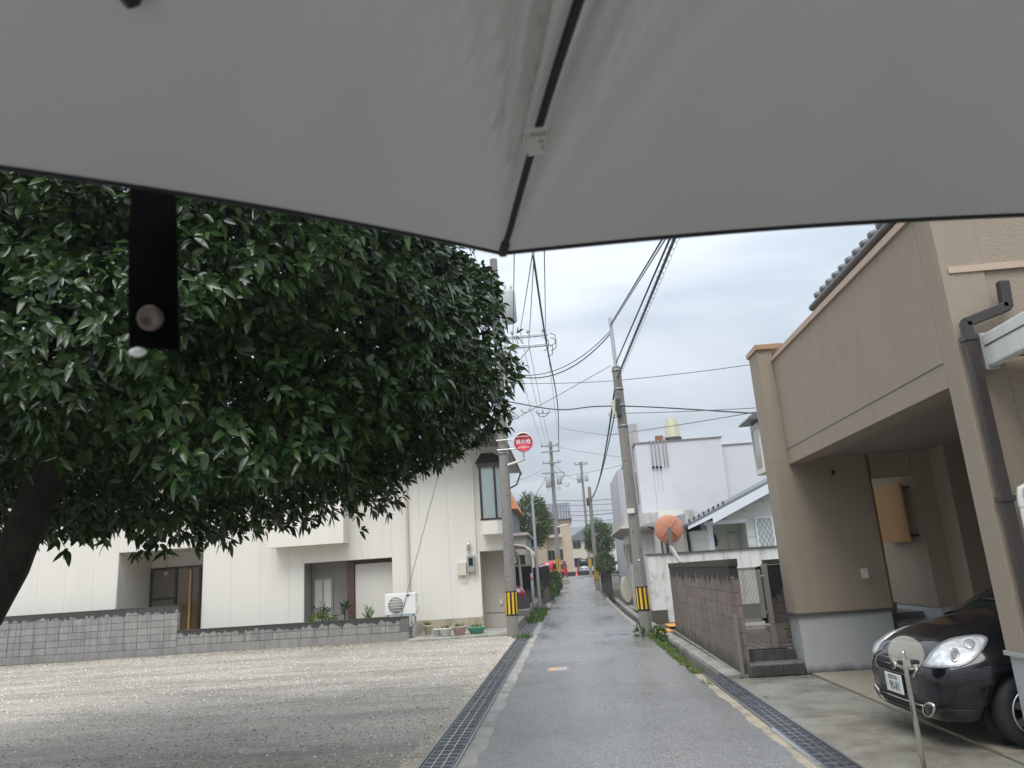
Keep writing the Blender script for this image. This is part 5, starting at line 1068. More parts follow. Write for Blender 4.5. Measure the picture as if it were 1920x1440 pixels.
bush('roadside_shrub', (-1.1, 40.5, .75), (.38, 1.4, .5), 1200, .13, M['weed'], 'smaller bright green shrub before the left hedge', 'shrub', .35)
# beige house with tiled roof
bh = thing('beige_house', 'beige two storey house with blue grey tiled roof at the street end', 'house', (-1.2, 90, g(90)))
YB = 90.0; xl_, xr2 = PY(1003, 1000, YB).x, PY(1071, 1000, YB).x; zt_ = PY(1040, 975, YB).z; zrf = PY(1040, 944, YB).z
M['beige'] = pm('beige_siding', (.56, .46, .34), .7, .05, .4); MB().box(xl_, xr2, YB, YB + 9, 0, zt_).build('wall', M['beige'], bh)
MB().hexa([(xl_ - .3, YB - .4, zt_), (xr2 + .2, YB - .4, zt_), (xr2 + .2, YB + 9.4, zt_), (xl_ - .3, YB + 9.4, zt_), (xl_ + .3, YB + 1.6, zrf), (xr2 - .1, YB + 1.6, zrf), (xr2 - .1, YB + 7, zrf), (xl_ + .3, YB + 7, zrf)]).build('roof', pm('blue_grey_tile', (.16, .17, .20), .5, .12, 1), bh)
mb = MB(); nrow = 15
for i in range(nrow):
    x = xl_ - .2 + (xr2 - xl_ + .3) * i / (nrow - 1); mb.tube([(x, YB - .45, zt_ + .03), (x, YB + 1.55, zrf + .03)], .085, 5)
for i in range(6): f = i / 6; mb.box(xl_ - .3 + .6 * f, xr2 + .2 - .3 * f, YB - .44 + 2 * f, YB - .36 + 2 * f, zt_ + .02 + (zrf - zt_) * f, zt_ + .10 + (zrf - zt_) * f)
mb.tube([(xl_, YB + 1.7, zrf + .08), (xr2, YB + 1.7, zrf + .08)], .14, 6); mb.build('tile_rows', pm('roof_tile_light', (.26, .27, .31), .5, .2, 2), bh)
for (u0, v0, u1, v1) in ((1026, 1002, 1049, 985), (1029, 1050, 1040, 1032), (1047, 1050, 1055, 1030)):
    p0, p1 = PY(u0, v0, YB), PY(u1, v1, YB); window(p0.x, p1.x, p0.z, p1.z, YB - .02, bh, M['brownframe'], M['glass'], 2, .08)
p0, p1 = PY(1024, 1009, YB), PY(1053, 1003, YB); MB().box(p0.x, p1.x, YB - .9, YB - .01, p0.z, p1.z).build('balcony', M['cream'], bh)
p0, p1 = PY(1004, 1000, YB - 2), PY(1020, 962, YB - 2); MB().box(p0.x, p1.x, YB - 2, YB - .01, 0, p1.z).build('wing', pm('tan_brick', (.42, .33, .23), .8, .12, 3), bh); MB().box(p0.x - .15, p1.x + .25, YB - 2.2, YB - .02, p1.z + .001, p1.z + .18).build('wing_cap', M['conc'], bh)
# street end: low wall, houses, cone
MB().box(-.2, 14, 89.2, 89.5, .6, g(89) + .48).build('end_wall', M['block_dk'], None, label='low dark wall closing the street end', cat='wall', base=(3, 89, .6))
cn_ = thing('traffic_cone', 'small orange traffic cone at the beige house corner', 'cone', (.95, 89.9, g(90))); MB().lathe((.95, 88.9, g(89)), [(.18, 0), (.18, .04), (.13, .04), (.03, .72), (0, .72)], 12).build('cone', pm('cone_orange', (.75, .12, .04), .5), cn_)
def far_house(x, y, w, d, h, rh, wall, roof, label, ridge='x'):
    t = thing('far_house', label, 'house', (x, y, g(y)), 'houses beyond the street end'); z = g(y); MB().box(x - w / 2, x + w / 2, y, y + d, z, z + h).build('wall', wall, t)
    if ridge == 'y': MB().add([(x - w / 2 - .4, y - .4, z + h), (x + w / 2 + .4, y - .4, z + h), (x, y - .4, z + h + rh), (x - w / 2 - .4, y + d, z + h), (x + w / 2 + .4, y + d, z + h), (x, y + d, z + h + rh)], [(0, 1, 2), (3, 5, 4), (0, 2, 5, 3), (1, 4, 5, 2), (0, 3, 4, 1)]).build('roof', roof, t)
    else: MB().add([(x - w / 2 - .4, y - .4, z + h), (x + w / 2 + .4, y - .4, z + h), (x - w / 2, y + d / 2, z + h + rh), (x + w / 2, y + d / 2, z + h + rh), (x - w / 2 - .4, y + d, z + h), (x + w / 2 + .4, y + d, z + h)], [(0, 1, 3, 2), (2, 3, 5, 4), (0, 2, 4), (1, 5, 3), (0, 4, 5, 1)]).build('roof', roof, t)
    for i in range(2):
        for j in range(2): window(x - w * .35 + i * w * .4, x - w * .35 + i * w * .4 + w * .25, z + .9 + j * 2.6, z + 2.1 + j * 2.6, y - .03, t, M['brownframe'], M['glass'], 2, .06)
    return t
far_house(2.6, 112, 4.5, 8, 4.6, 1.6, M['cream'], M['tile_roof'], 'narrow cream house with white gable just right of the beige house', 'y')
far_house(6.3, 128, 7, 8, 4.4, 1.8, pm('far_grey', (.42, .43, .43), .8), M['tile_roof'], 'grey house in the gap beyond the silver van')
far_house(5.0, 165, 14, 9, 7.5, 2.0, pm('far_pale', (.52, .54, .55), .8), M['tile_roof'], 'pale large house closing the distant view')
far_house(9.5, 100, 7, 8, 4.8, 1.8, M['white2'], M['tile_roof'], 'white house behind the round tree on the right')
far_house(-9, 104, 9, 9, 5.2, 2, M['cream'], M['tile_roof'], 'cream house behind the beige house on the left'); far_house(-7, 56, 6, 8, 5.0, 2, M['white2'], M['tile_roof'], 'pale house behind the garden tree on the left')
hl = MB(); V = []
for i in range(41):
    x = -700 + i * 35; V += [(x, 900, 0), (x, 905, 24 + 12 * math.sin(i * .8) + 7 * math.sin(i * 2.1))]
hl.add(V, [(2 * i, 2 * i + 2, 2 * i + 3, 2 * i + 1) for i in range(40)]); hl.prism([(-700, 906, 0), (700, 906, 0), (700, 980, 0), (-700, 980, 0)], (0, 0, 14)); hl.build('hills', pm('hazy_hill', (.16, .22, .26), .9, .1, .01), kind='structure')
# ------------------------------------------------------------------ right, up the street
q = PY(1124, 1009, 58)
bush('garden_tree', (q.x, 58, q.z), (1.1, 1.5, 1.25), 5200, .20, M['leaf_far'], 'round bushy olive green tree right of the short slim pole', 'tree', .4, trunk=.15, crown='crown')
q = PY(1136, 1056, 46)
bush('clipped_hedge', (q.x, 47, q.z), (.55, 2.2, .6), 4200, .12, M['hedge'], 'dark clipped hedge below the round tree on the right', 'hedge', .4, shell=.6)
fw = thing('garden_fence', 'dark wooden fence with posts under the clipped hedge', 'fence', (2.4, 46, .3))
for i in range(9): MB().box(2.02, 2.07, 38.2 + i * .95, 39.1 + i * .95, .25, 1.15).build('board', pm('dark_board', (.08, .07, .06), .8, .2, 4), fw)
for i in range(6): MB().box(1.98, 2.10, 38.1 + i * 1.9, 38.25 + i * 1.9, .1, 1.3).build('post', M['block_dk'], fw)
bl = thing('white_building', 'flat roofed white concrete building with roof tank and rusty pipe stains', 'building', (6, 38, 0))
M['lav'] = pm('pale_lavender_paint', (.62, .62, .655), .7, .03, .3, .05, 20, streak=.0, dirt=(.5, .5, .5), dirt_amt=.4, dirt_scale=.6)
YW = 36.0; x0_ = PY(1198, 900, YW).x; x1_ = PY(1358, 900, YW).x + .1; zt1 = PY(1280, 826, YW).z; zt2 = zt1 - .35
MB().box(x0_, x1_, YW, YW + 10, 3.9, zt1).build('wall', M['lav'], bl); MB().box(x1_ + .001, 13, YW + .3, YW + 10, 0, zt2).build('wall', M['lav'], bl); MB().box(x0_ + .01, x1_, YW + .01, YW + 10, 0, 3.899).build('wall', M['lav'], bl)
MB().box(x0_ - .05, x1_ + .05, YW - .05, YW + 10, zt1 + .001, zt1 + .06).build('coping', pm('cop_dark', (.20, .19, .18), .8), bl); MB().box(x1_ + .06, 13, YW + .25, YW + 10, zt2 + .001, zt2 + .05).build('coping', pm('cop_dark2', (.20, .19, .18), .8), bl)
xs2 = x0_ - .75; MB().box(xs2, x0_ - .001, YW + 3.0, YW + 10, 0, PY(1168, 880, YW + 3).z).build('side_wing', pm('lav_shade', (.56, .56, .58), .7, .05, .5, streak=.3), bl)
a_ = PY(1185, 797, YW + 1.5); MB().box(a_.x - .22, a_.x + .22, YW + 1.2, YW + 2.2, 3.9, a_.z).build('chimney', pm('stained_flue', (.46, .45, .43), .8, .1, 1, streak=.6), bl)
p0, p1 = PX(1200, 890, x0_), PX(1206, 945, x0_); w_ = MB().box(x0_ - .02, x0_ - .001, YW + .9, YW + 1.6, 4.55, 6.1).build('window', M['glass'], bl)
tk = PY(1263, 805, 38); tn = thing('water_tank', 'cream cylindrical water tank with dark band on the white roof', 'tank', (tk.x, 38.5, zt1)); hT = PY(1263, 784, 38.5).z - zt1
MB().lathe((tk.x, 38.5, zt1), [(0, 0), (.42, 0), (.42, hT * .20), (.37, hT * .24), (.37, hT * .80), (.28, hT * .86), (.28, hT * .97), (0, hT)], 24).build('tank_body', pm('tank_cream', (.50, .465, .34), .5, .06, 1, streak=.3), tn); MB().lathe((tk.x, 38.5, zt1 + hT * .20), [(.43, 0), (.43, hT * .16), (.38, hT * .16)], 24).build('band', M['black'], tn)
mb = MB(); mb.tube([(tk.x - .55, 38.2, zt1), (tk.x - .55, 38.2, zt1 + .6), (tk.x - .38, 38.3, zt1 + .6)], .03, 6); mb.build('inlet_pipe', M['steel'], tn)
rb = PY(1236, 826, 36.5); MB().box(rb.x - .17, rb.x + .17, 36.3, 36.7, zt1 + .061, zt1 + .38).build('roof_box', pm('rust', (.28, .14, .08), .8, .3, 5), bl)
for u, vb in ((1224, 876), (1231, 876), (1238, 876), (1246, 876), (1252, 876)):
    p0, p1 = PY(u - 4, 832, YW - .06), PY(u + 1, vb, YW - .06); x = (p0.x + p1.x) / 2; MB().tube([(x, YW + .3, zt1 + .12), (x, YW - .07, zt1 + .10), (x, YW - .07, p1.z)], .028, 6).build('pipe', pm('pipe_grey', (.25, .24, .23), .6), bl)
    if u < 1240: MB().lathe((x, YW - .07, p1.z), [(0, -.06), (.06, -.05), (.06, .04), (0, .05)], 8).build('pipe_end', M['dark'], bl); MB().box(x - .03, x + .02, YW - .0035, YW - .001, p1.z - (2.0 if u == 1224 else 1.1), p1.z).build('rust_stain', pm('rust_streak', (.56, .51, .51), .8, .05, 6, dirt=(.45, .30, .22), dirt_amt=.8, dirt_scale=3), bl)
# its street front: canopy with parapet, shutter, meters, tank
ca = PY(1148, 985, 37); zc0, zc1 = PY(1165, 1003, 31).z, PY(1165, 966, 31).z
xc = 2.32
MB().box(xc, 5.2, 30.6, 37.5, zc0 + .30, zc1).build('balcony_parapet', pm('stained_parapet', (.52, .51, .49), .8, .1, .7, streak=.55), bl)
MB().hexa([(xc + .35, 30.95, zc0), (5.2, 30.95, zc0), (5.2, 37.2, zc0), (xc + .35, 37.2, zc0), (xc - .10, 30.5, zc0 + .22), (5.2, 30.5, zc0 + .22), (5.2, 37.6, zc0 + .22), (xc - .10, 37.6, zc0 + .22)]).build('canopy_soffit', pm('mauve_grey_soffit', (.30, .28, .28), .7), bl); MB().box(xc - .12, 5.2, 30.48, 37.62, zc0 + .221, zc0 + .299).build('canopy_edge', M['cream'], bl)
MB().box(2.95, 5.2, 31.2, 37.2, 0, zc0 - .001).build('front_wall', pm('pale_front', (.58, .57, .55), .75, .06, .6, streak=.35), bl)
sh = MB().box(2.925, 2.949, 32.2, 34.6, .95, 2.55).build('shutter', pm('shutter_steel', (.40, .38, .36), .5, .05, 1), bl)
for i in range(14): MB().box(2.912, 2.924, 32.2, 34.6, .97 + i * .112, 1.05 + i * .112).build('slat', pm('shutter_slat', (.44, .42, .40), .5, .05, 1) if i == 0 else bpy.data.materials['shutter_slat'], sh)
MB().box(2.60, 2.949, 32.0, 34.8, 2.56, 2.95).build('shutter_hood', M['cream'], bl, .08); MB().box(2.86, 2.949, 31.3, 32.1, .05, 1.5).build('stone_panel', pm('speckled_stone', (.30, .30, .29), .8, .4, 9, fine=.5), bl)
mb = MB()
for y, r_ in ((36.0, .05), (36.4, .04), (35.2, .06)): mb.tube([(2.85, y, .3), (2.85, y, zc0 - .05)], r_, 8)
mb.build('downpipe', M['cream'], bl)
for y, z in ((35.6, 1.7), (36.6, 2.1), (35.0, 2.35)): MB().box(2.72, 2.949, y, y + .45, z, z + .6).build('meter_cabinet', M['cream'], bl, .02)
kt = thing('kerosene_tank', 'cream oval kerosene tank at the right kerb', 'tank', (2.45, 34.2, .15)); MB().prism([(2.20, 33.9, z_) if 0 else (2.25 + .42 * (math.cos(a) * .5 + .5), 33.6, .62 + .62 * math.sin(a) * (1 if math.sin(a) > 0 else .75)) for a in np.linspace(0, 2 * math.pi, 24, endpoint=False) for z_ in (0,)], (0, 1.1, 0)).build('tank', M['cream'], kt, .03)
for y in (33.75, 34.45): MB().box(2.30, 2.62, y, y + .05, .04, .3).build('leg', M['steel'], kt)
# pale green house with white porch behind the garden wall
pg = thing('pale_green_house', 'pale green clapboard house with white fascia and lattice window', 'house', (6.5, 28, 0))
YG = 28.0; M['clap'] = pm('pale_green_board', (.60, .63, .58), .6, .03, 1); M['fasc'] = pm('white_fascia', (.70, .74, .78), .5, .03, 1)
e0, e1 = PY(1330, 985, YG), PY(1455, 918, YG); sl_ = (e1.z - e0.z) / (e1.x - e0.x); zroof = lambda x: e0.z + sl_ * (x - e0.x) + .36
PO = (PY(1338, 1000, YG).x, PY(1398, 1000, YG).x, PY(1365, 982, YG).z)
for i in range(14):
    z = .3 + i * .30
    for (xa, xb) in ((4.55, PO[0] - .22), (PO[1] + .05, 9.0)) if z < PO[2] - .05 else ((4.55, 9.0),):
        xa2 = max(xa, e0.x + (z + .30 - .12 - e0.z) / sl_ + .0) if z + .3 > zroof(xa) else xa
        if xb - xa2 > .15: MB().hexa([(xa2, YG - .025, z), (xb, YG - .025, z), (xb, YG + .02, z), (xa2, YG + .02, z), (xa2, YG - .005, z + .296), (xb, YG - .005, z + .296), (xb, YG + .02, z + .296), (xa2, YG + .02, z + .296)]).build('clapboard', M['clap'], pg)
mb = MB(); mb.box(4.6, PO[0] - .21, YG + .021, 34, 0, 2.75); mb.box(PO[1] + .04, 9, YG + .021, 34, 0, 3.3); mb.box(PO[0] - .21, PO[1] + .04, YG + 1.3, 34, 0, 3.2); mb.build('wall', M['clap'], pg)
MB().prism([(PO[1] + .04, YG + .0205, 3.3), (9, YG + .0205, 3.3), (9, YG + .0205, zroof(9) - .04), (4.6, YG + .0205, zroof(4.6) - .04), (4.6, YG + .0205, PO[2] + .15), (PO[1] + .04, YG + .0205, PO[2] + .15)], (0, .15, 0)).build('wall', M['clap'], pg)
MB().box(PO[0] - .22, PO[0] - .02, YG - .03, YG + .18, 0, PO[2]).build('porch_post', M['fasc'], pg); MB().box(PO[0] - .3, PO[1] + .1, YG - .035, YG + .19, PO[2] + .001, PO[2] + .14).build('porch_beam', M['fasc'], pg)
MB().box(PO[0] + .75, PO[0] + 1.0, YG + 1.2, YG + 1.29, .4, 2.6).build('door', pm('cream_door', (.6, .57, .48), .5), pg)
MB().lathe((PO[0] + .22, YG + 1.2, 2.15), [(0, 0), (.1, .04), (.13, .25), (.06, .45), (0, .5)], 10).build('wall_lantern', M['black'], pg)
xw0, xw1, zw0, zw1 = PY(1413, 970, YG).x, PY(1447, 970, YG).x, PY(1432, 1022, YG).z - .15, PY(1430, 969, YG).z
lw_ = window(xw0, xw1, zw0, zw1, YG - .04, pg, M['fasc'], M['glass_l'], 1, .05); mb = MB()
for i in range(-7, 8):
    for s_ in (1, -1):
        xm = (xw0 + xw1) / 2 + i * .16; hh = (zw1 - zw0) / 2; zm = (zw0 + zw1) / 2; w2_ = (xw1 - xw0) / 2; P = []
        for f in np.linspace(-1, 1, 41):
            x = xm + s_ * f * hh * .55
            if xw0 < x < xw1: P.append((x, YG - .09, zm + f * hh))
        if len(P) > 1: mb.tube([P[0], P[-1]], .011, 4)
mb.build('lattice', M['sgw'], lw_)
xl0 = PY(1283, 985, YG).x; za_, zb_ = zroof(xl0), zroof(9.2)
MB().hexa([(xl0, YG - .75, za_), (9.2, YG - .75, zb_), (9.2, 34, zb_), (xl0, 34, za_), (xl0, YG - .75, za_ + .10), (9.2, YG - .75, zb_ + .10), (9.2, 34, zb_ + .10), (xl0, 34, za_ + .10)]).build('roof', pm('grey_metal_roof', (.16, .175, .20), .5), pg)
xf_ = e0.x; MB().hexa([(xf_, YG - .78, zroof(xf_) - .34), (9.2, YG - .78, zb_ - .30), (9.2, YG - .751, zb_ - .30), (xf_, YG - .751, zroof(xf_) - .34), (xf_, YG - .78, zroof(xf_) - .002), (9.2, YG - .78, zb_ - .002), (9.2, YG - .751, zb_ - .002), (xf_, YG - .751, zroof(xf_) - .002)]).build('fascia', M['fasc'], pg)
MB().hexa([(xl0, YG - .78, za_ - .10), (xf_ - .001, YG - .78, zroof(xf_) - .14), (xf_ - .001, YG - .751, zroof(xf_) - .14), (xl0, YG - .751, za_ - .10), (xl0, YG - .78, za_ - .002), (xf_ - .001, YG - .78, zroof(xf_) - .002), (xf_ - .001, YG - .751, zroof(xf_) - .002), (xl0, YG - .751, za_ - .002)]).build('fascia', M['fasc'], pg)
mb = MB()
for i in range(8): x = xl0 + .1 + i * .18; mb.tube([(x, YG - .6, zroof(x) + .1), (x, YG - .6, zroof(x) + .22)], .03, 5)
mb.build('snow_guard', M['black'], pg)
ax_ = PY(1180, 1010, 27); aw = thing('side_awning', 'small grey awning with dark bracket beside the traffic mirror', 'awning', (3.2, 27, 0)); MB().hexa([(2.72, 26.6, 2.95), (4.2, 26.6, 2.95), (4.2, 28.6, 2.95), (2.72, 28.6, 2.95), (2.72, 26.6, 3.02), (4.2, 26.6, 3.30), (4.2, 28.6, 3.30), (2.72, 28.6, 3.02)]).build('roof_sheet', pm('awning_grey', (.33, .33, .35), .5), aw); mb = MB(); mb.tube([(2.9, 26.8, 2.95), (3.3, 26.8, 2.75), (3.35, 26.8, 1.0)], .03, 6); mb.tube([(3.5, 26.8, 2.95), (3.5, 26.8, .05)], .05, 6); mb.build('bracket', M['black'], aw)
MB().box(3.55, 4.5, 28.7, 36, 0.05, 3.6).build('infill_house', M['white'], None, label='plain white annex wall between awning and white building', cat='house', base=(4, 30, 0.05))
# ------------------------------------------------------------------ the big evergreen over the lot
TB = Vector((-6.2, 6.6, 0))
tree = thing('evergreen_tree', 'large glossy broadleaf evergreen with leaning trunk over the gravel lot', 'tree', tuple(TB))
CC = np.array([-4.75, 7.3, 4.35]); CR = np.array([4.0, 2.95, 2.25])
def sfun(d): return 1.0 / ((np.abs(d / CR) ** 3.2).sum(1)) ** (1 / 3.2)   # superellipsoid radius along d
fork = Vector((-4.45, 6.75, 3.5))
tk_pts = [TB + Vector((0, 0, -.2)), TB, Vector((-5.66, 6.6, .75)), Vector((-5.02, 6.6, 2.0)), Vector((-4.78, 6.65, 2.9)), fork, Vector((-4.5, 7.0, 4.6)), Vector((-4.6, 7.2, 5.8))]
mb = MB(); mb.tube(tk_pts, [.30, .25, .195, .17, .165, .15, .10, .04], 16)
for i, (x, y, z) in enumerate(list(mb.v)): f = .014 * math.sin(x * 23 + z * 9) + .012 * math.sin(y * 31 - z * 13); mb.v[i] = (x + f, y + f * .7, z)
mb.build('trunk', M['bark'], tree)
mb = MB(); tips = []
for i in range(46):
    d = unit(1)[0]; d[2] = d[2] * .75 - .05; s_ = Vector(tk_pts[4]).lerp(Vector(tk_pts[6]), random.random()); e_ = Vector(CC + d / np.linalg.norm(d) * sfun(d[None] / np.linalg.norm(d))[0] * .86); e_.z = max(e_.z, 2.75)
    m_ = s_.lerp(e_, .5) + Vector((random.uniform(-.25, .25), random.uniform(-.25, .25), .25)); P = [s_, s_.lerp(m_, .6), m_, m_.lerp(e_, .6) + Vector((0, 0, .04)), e_]; mb.tube(P, [.06, .045, .03, .018, .006], 6); tips.append((m_, e_))
for m_, e_ in tips:
    for j in range(7):
        s_ = m_.lerp(e_, random.uniform(.1, 1)); e2 = s_ + Vector(unit(1)[0] * random.uniform(.3, .8)) + Vector((0, 0, -.1)); mb.tube([s_, s_.lerp(e2, .5) + Vector((0, 0, -.05)), e2], [.010, .007, .003], 4)
mb.build('limbs', M['bark'], tree)
NC = 29000
pc = rng.uniform(-1, 1, (NC * 7, 3)); sN = ((np.abs(pc) ** 3.2).sum(1)) ** (1 / 3.2)
kp = (sN < 1) & (sN > .42) & (rng.random(len(pc)) < np.clip((sN - .35) / .55, 0, 1) ** 1.6)
wp3 = CC + pc * CR; kp &= rng.random(len(pc)) < np.where(wp3[:, 1] > 9.2, .55, 1.0) * np.where(wp3[:, 2] > 6.0, .45, 1.0) * np.where(wp3[:, 0] < -7.2, .5, 1.0)
pc = pc[kp]; d = pc * CR; rad = np.linalg.norm(d, axis=1); d = d / rad[:, None]; fr = np.ones(len(d))
lump = 1 + .055 * np.sin(d[:, 0] * 9 + d[:, 2] * 7) + .010 * rng.normal(size=len(d)) + .055 * np.sin(d[:, 1] * 11 - d[:, 2] * 13 + 1) + .025 * np.sin(d[:, 0] * 23 + d[:, 1] * 17)
P = CC + d * (rad * fr * lump)[:, None]
hole = np.sin(P[:, 0] * 3.1 + 1.3) + np.sin(P[:, 1] * 2.7 + P[:, 2] * 1.9) + np.sin(P[:, 2] * 4.3 + P[:, 0] * 1.7)
h2 = np.sin(P[:, 0] * 6.3 + 2 * np.sin(P[:, 2] * 2.1)) + np.sin(P[:, 1] * 5.1 + P[:, 2] * 3.3 + 1) + np.sin(P[:, 2] * 7.7 + P[:, 0] * 2.9)
sn2 = (((np.abs((P - CC) / CR)) ** 3.2).sum(1)) ** (1 / 3.2)
keep = ((sn2 < .86) | (h2 > -1.25 + rng.normal(size=len(d)) * .2)) & (hole > -2.05 + rng.normal(size=len(d)) * .25) & (P[:, 2] > 1.95)
lowz = np.clip((P[:, 2] - 2.05) / .7, 0, 1); keep &= rng.random(len(d)) < (.35 + .65 * lowz)
# right flank tapers down towards the street
keep &= P[:, 2] > np.interp(P[:, 0], [-9, -5.2, -4.3, -3.3, -2.2, -1.6, -1.05, -.7, 0], [2.5, 2.38, 2.22, 2.22, 2.5, 2.82, 2.95, 3.3, 3.7]) + (P[:, 1] - 7.5) * .07 + rng.normal(size=len(P)) * .11 
keep &= (P[:, 1] > 6.75) | (P[:, 2] > 1.65 + np.where(P[:, 0] < -2.8, .205, .15) * P[:, 1] + rng.normal(size=len(P)) * .07)
keep &= rng.random(len(d)) < np.where((P[:, 2] < 2.9) & (P[:, 1] > 6.5), .62, 1.0)
P = P[keep][:NC]; d = d[keep][:NC]; NC = len(P); print('clusters', NC, keep.sum())
out = d.copy(); out[:, 2] = out[:, 2] * .5 + .25; ax = out + unit(NC) * .55; ax /= np.linalg.norm(ax, axis=1, keepdims=True)
NL = 6
e1 = np.cross(ax, unit(NC)); e1 /= np.linalg.norm(e1, axis=1, keepdims=True); e2 = np.cross(ax, e1)
PP, DD, UU, LL, WW = [], [], [], [], []
for j in range(NL):
    a = 2 * math.pi * (j / NL) + rng.random(NC) * 1.6; sp = .25 + 1.25 * rng.random(NC)
    dd = ax * (np.cos(sp) * .9)[:, None] + (e1 * np.cos(a)[:, None] + e2 * np.sin(a)[:, None]) * np.sin(sp)[:, None]; dd += unit(NC) * .28; dd[:, 2] -= .12
    PP.append(P + ax * (rng.random(NC) * .04)[:, None] + dd * .012); DD.append(dd); UU.append(ax + unit(NC) * .45); L_ = .066 + .06 * rng.random(NC); LL.append(L_); WW.append(L_ * (.38 + .12 * rng.random(NC)))
PP, DD, UU, LL, WW = map(np.concatenate, (PP, DD, UU, LL, WW))
V, f, nv = leaf_geo(PP, DD, UU, LL, WW, .15 + .45 * rng.random(len(PP)), 3, .30)
# the 300 nearest leaves in front are parts of their own
camd = np.linalg.norm(V[:, 0] - np.array([0, 0, EYE]), axis=1); infr = (V[:, 0, 1] > 3.6) & (V[:, 0, 0] > -.75 * V[:, 0, 1]) & (V[:, 0, 2] < 1.65 + .62 * V[:, 0, 1])
idx = np.argsort(np.where(infr, camd, 1e9))[:300]; msk = np.ones(len(V), bool); msk[idx] = False
crown = leaves_obj('crown', V[msk], f, nv, M['leaf'], tree)
for i in idx:
    c0 = V[i, 0]; me = bpy.data.meshes.new('leaf'); me.from_pydata((V[i] - c0).tolist(), [], f); me.materials.append(M['leaf']); me.polygons.foreach_set('use_smooth', [True] * len(f))
    o = bpy.data.objects.new('leaf', me); col.objects.link(o); o.parent = crown; o.location = Vector(c0) - TB
# fallen leaves on the gravel
n = 260; X = rng.uniform(-17, -3, n); Y = 22.55 - rng.random(n) ** 2 * 1.6 - (X + 17) * .03; Pf = np.stack([X, Y, np.full(n, .02)], 1); Df = unit(n); Df[:, 2] *= .15; Lf = .07 + .05 * rng.random(n)
Vf, ff, nvf = leaf_geo(Pf, Df, np.tile([0, 0, 1.], (n, 1)) + unit(n) * .3, Lf, Lf * .4, 0 * Lf, 1); leaves_obj('fallen_leaves', Vf, ff, nvf, leafmat('dead_leaf', (.22, .09, .03), (.35, .20, .08), .7), None, 'stuff', 'brown fallen leaves along the block wall foot', 'leaves')
# ------------------------------------------------------------------ umbrella held over the viewer
A = Vector((.1497, .0016, 1.9655)); AX = Vector((.03094, -.17096, .98479)).normalized(); UR, UD, TH0 = .5009, .1809, 6.6363
u1 = AX.cross(Vector((1, 0, 0))).normalized(); u2 = AX.cross(u1)
um = thing('umbrella', 'open grey umbrella with black ribs held over the viewer', 'umbrella', tuple(A - AX * .72))
def urad(t): return u1 * math.cos(t) + u2 * math.sin(t)
def upt(t, f): return A + urad(t) * (UR * f) - AX * (UD * f * f)
k = NT('grey_umbrella_cloth'); p = k.pos()
cc_ = k.mix(k.noise(p, 5, 3), (.252, .245, .226), (.284, .275, .253)); k.set(Base_Color=cc_, Roughness=.55); k.b.inputs['Specular IOR Level'].default_value = .25
tr_ = k.n('ShaderNodeBsdfTranslucent'); k.l(cc_, tr_.inputs[0]); ms = k.n('ShaderNodeMixShader'); ms.inputs[0].default_value = .34; k.l(k.b.outputs[0], ms.inputs[1]); k.l(tr_.outputs[0], ms.inputs[2]); k.l(ms.outputs[0], k.out.inputs[0])
wv = k.n('ShaderNodeTexWave'); k.l(p, wv.inputs[0]); wv.inputs['Scale'].default_value = 400; k.bump(k.noise(p, 900, 2), .08, .001); M['cloth'] = k.m
M['rib'] = flat('black_rib', (.012, .013, .018), .35, .3)
NR, NF, NA = 8, 34, 96
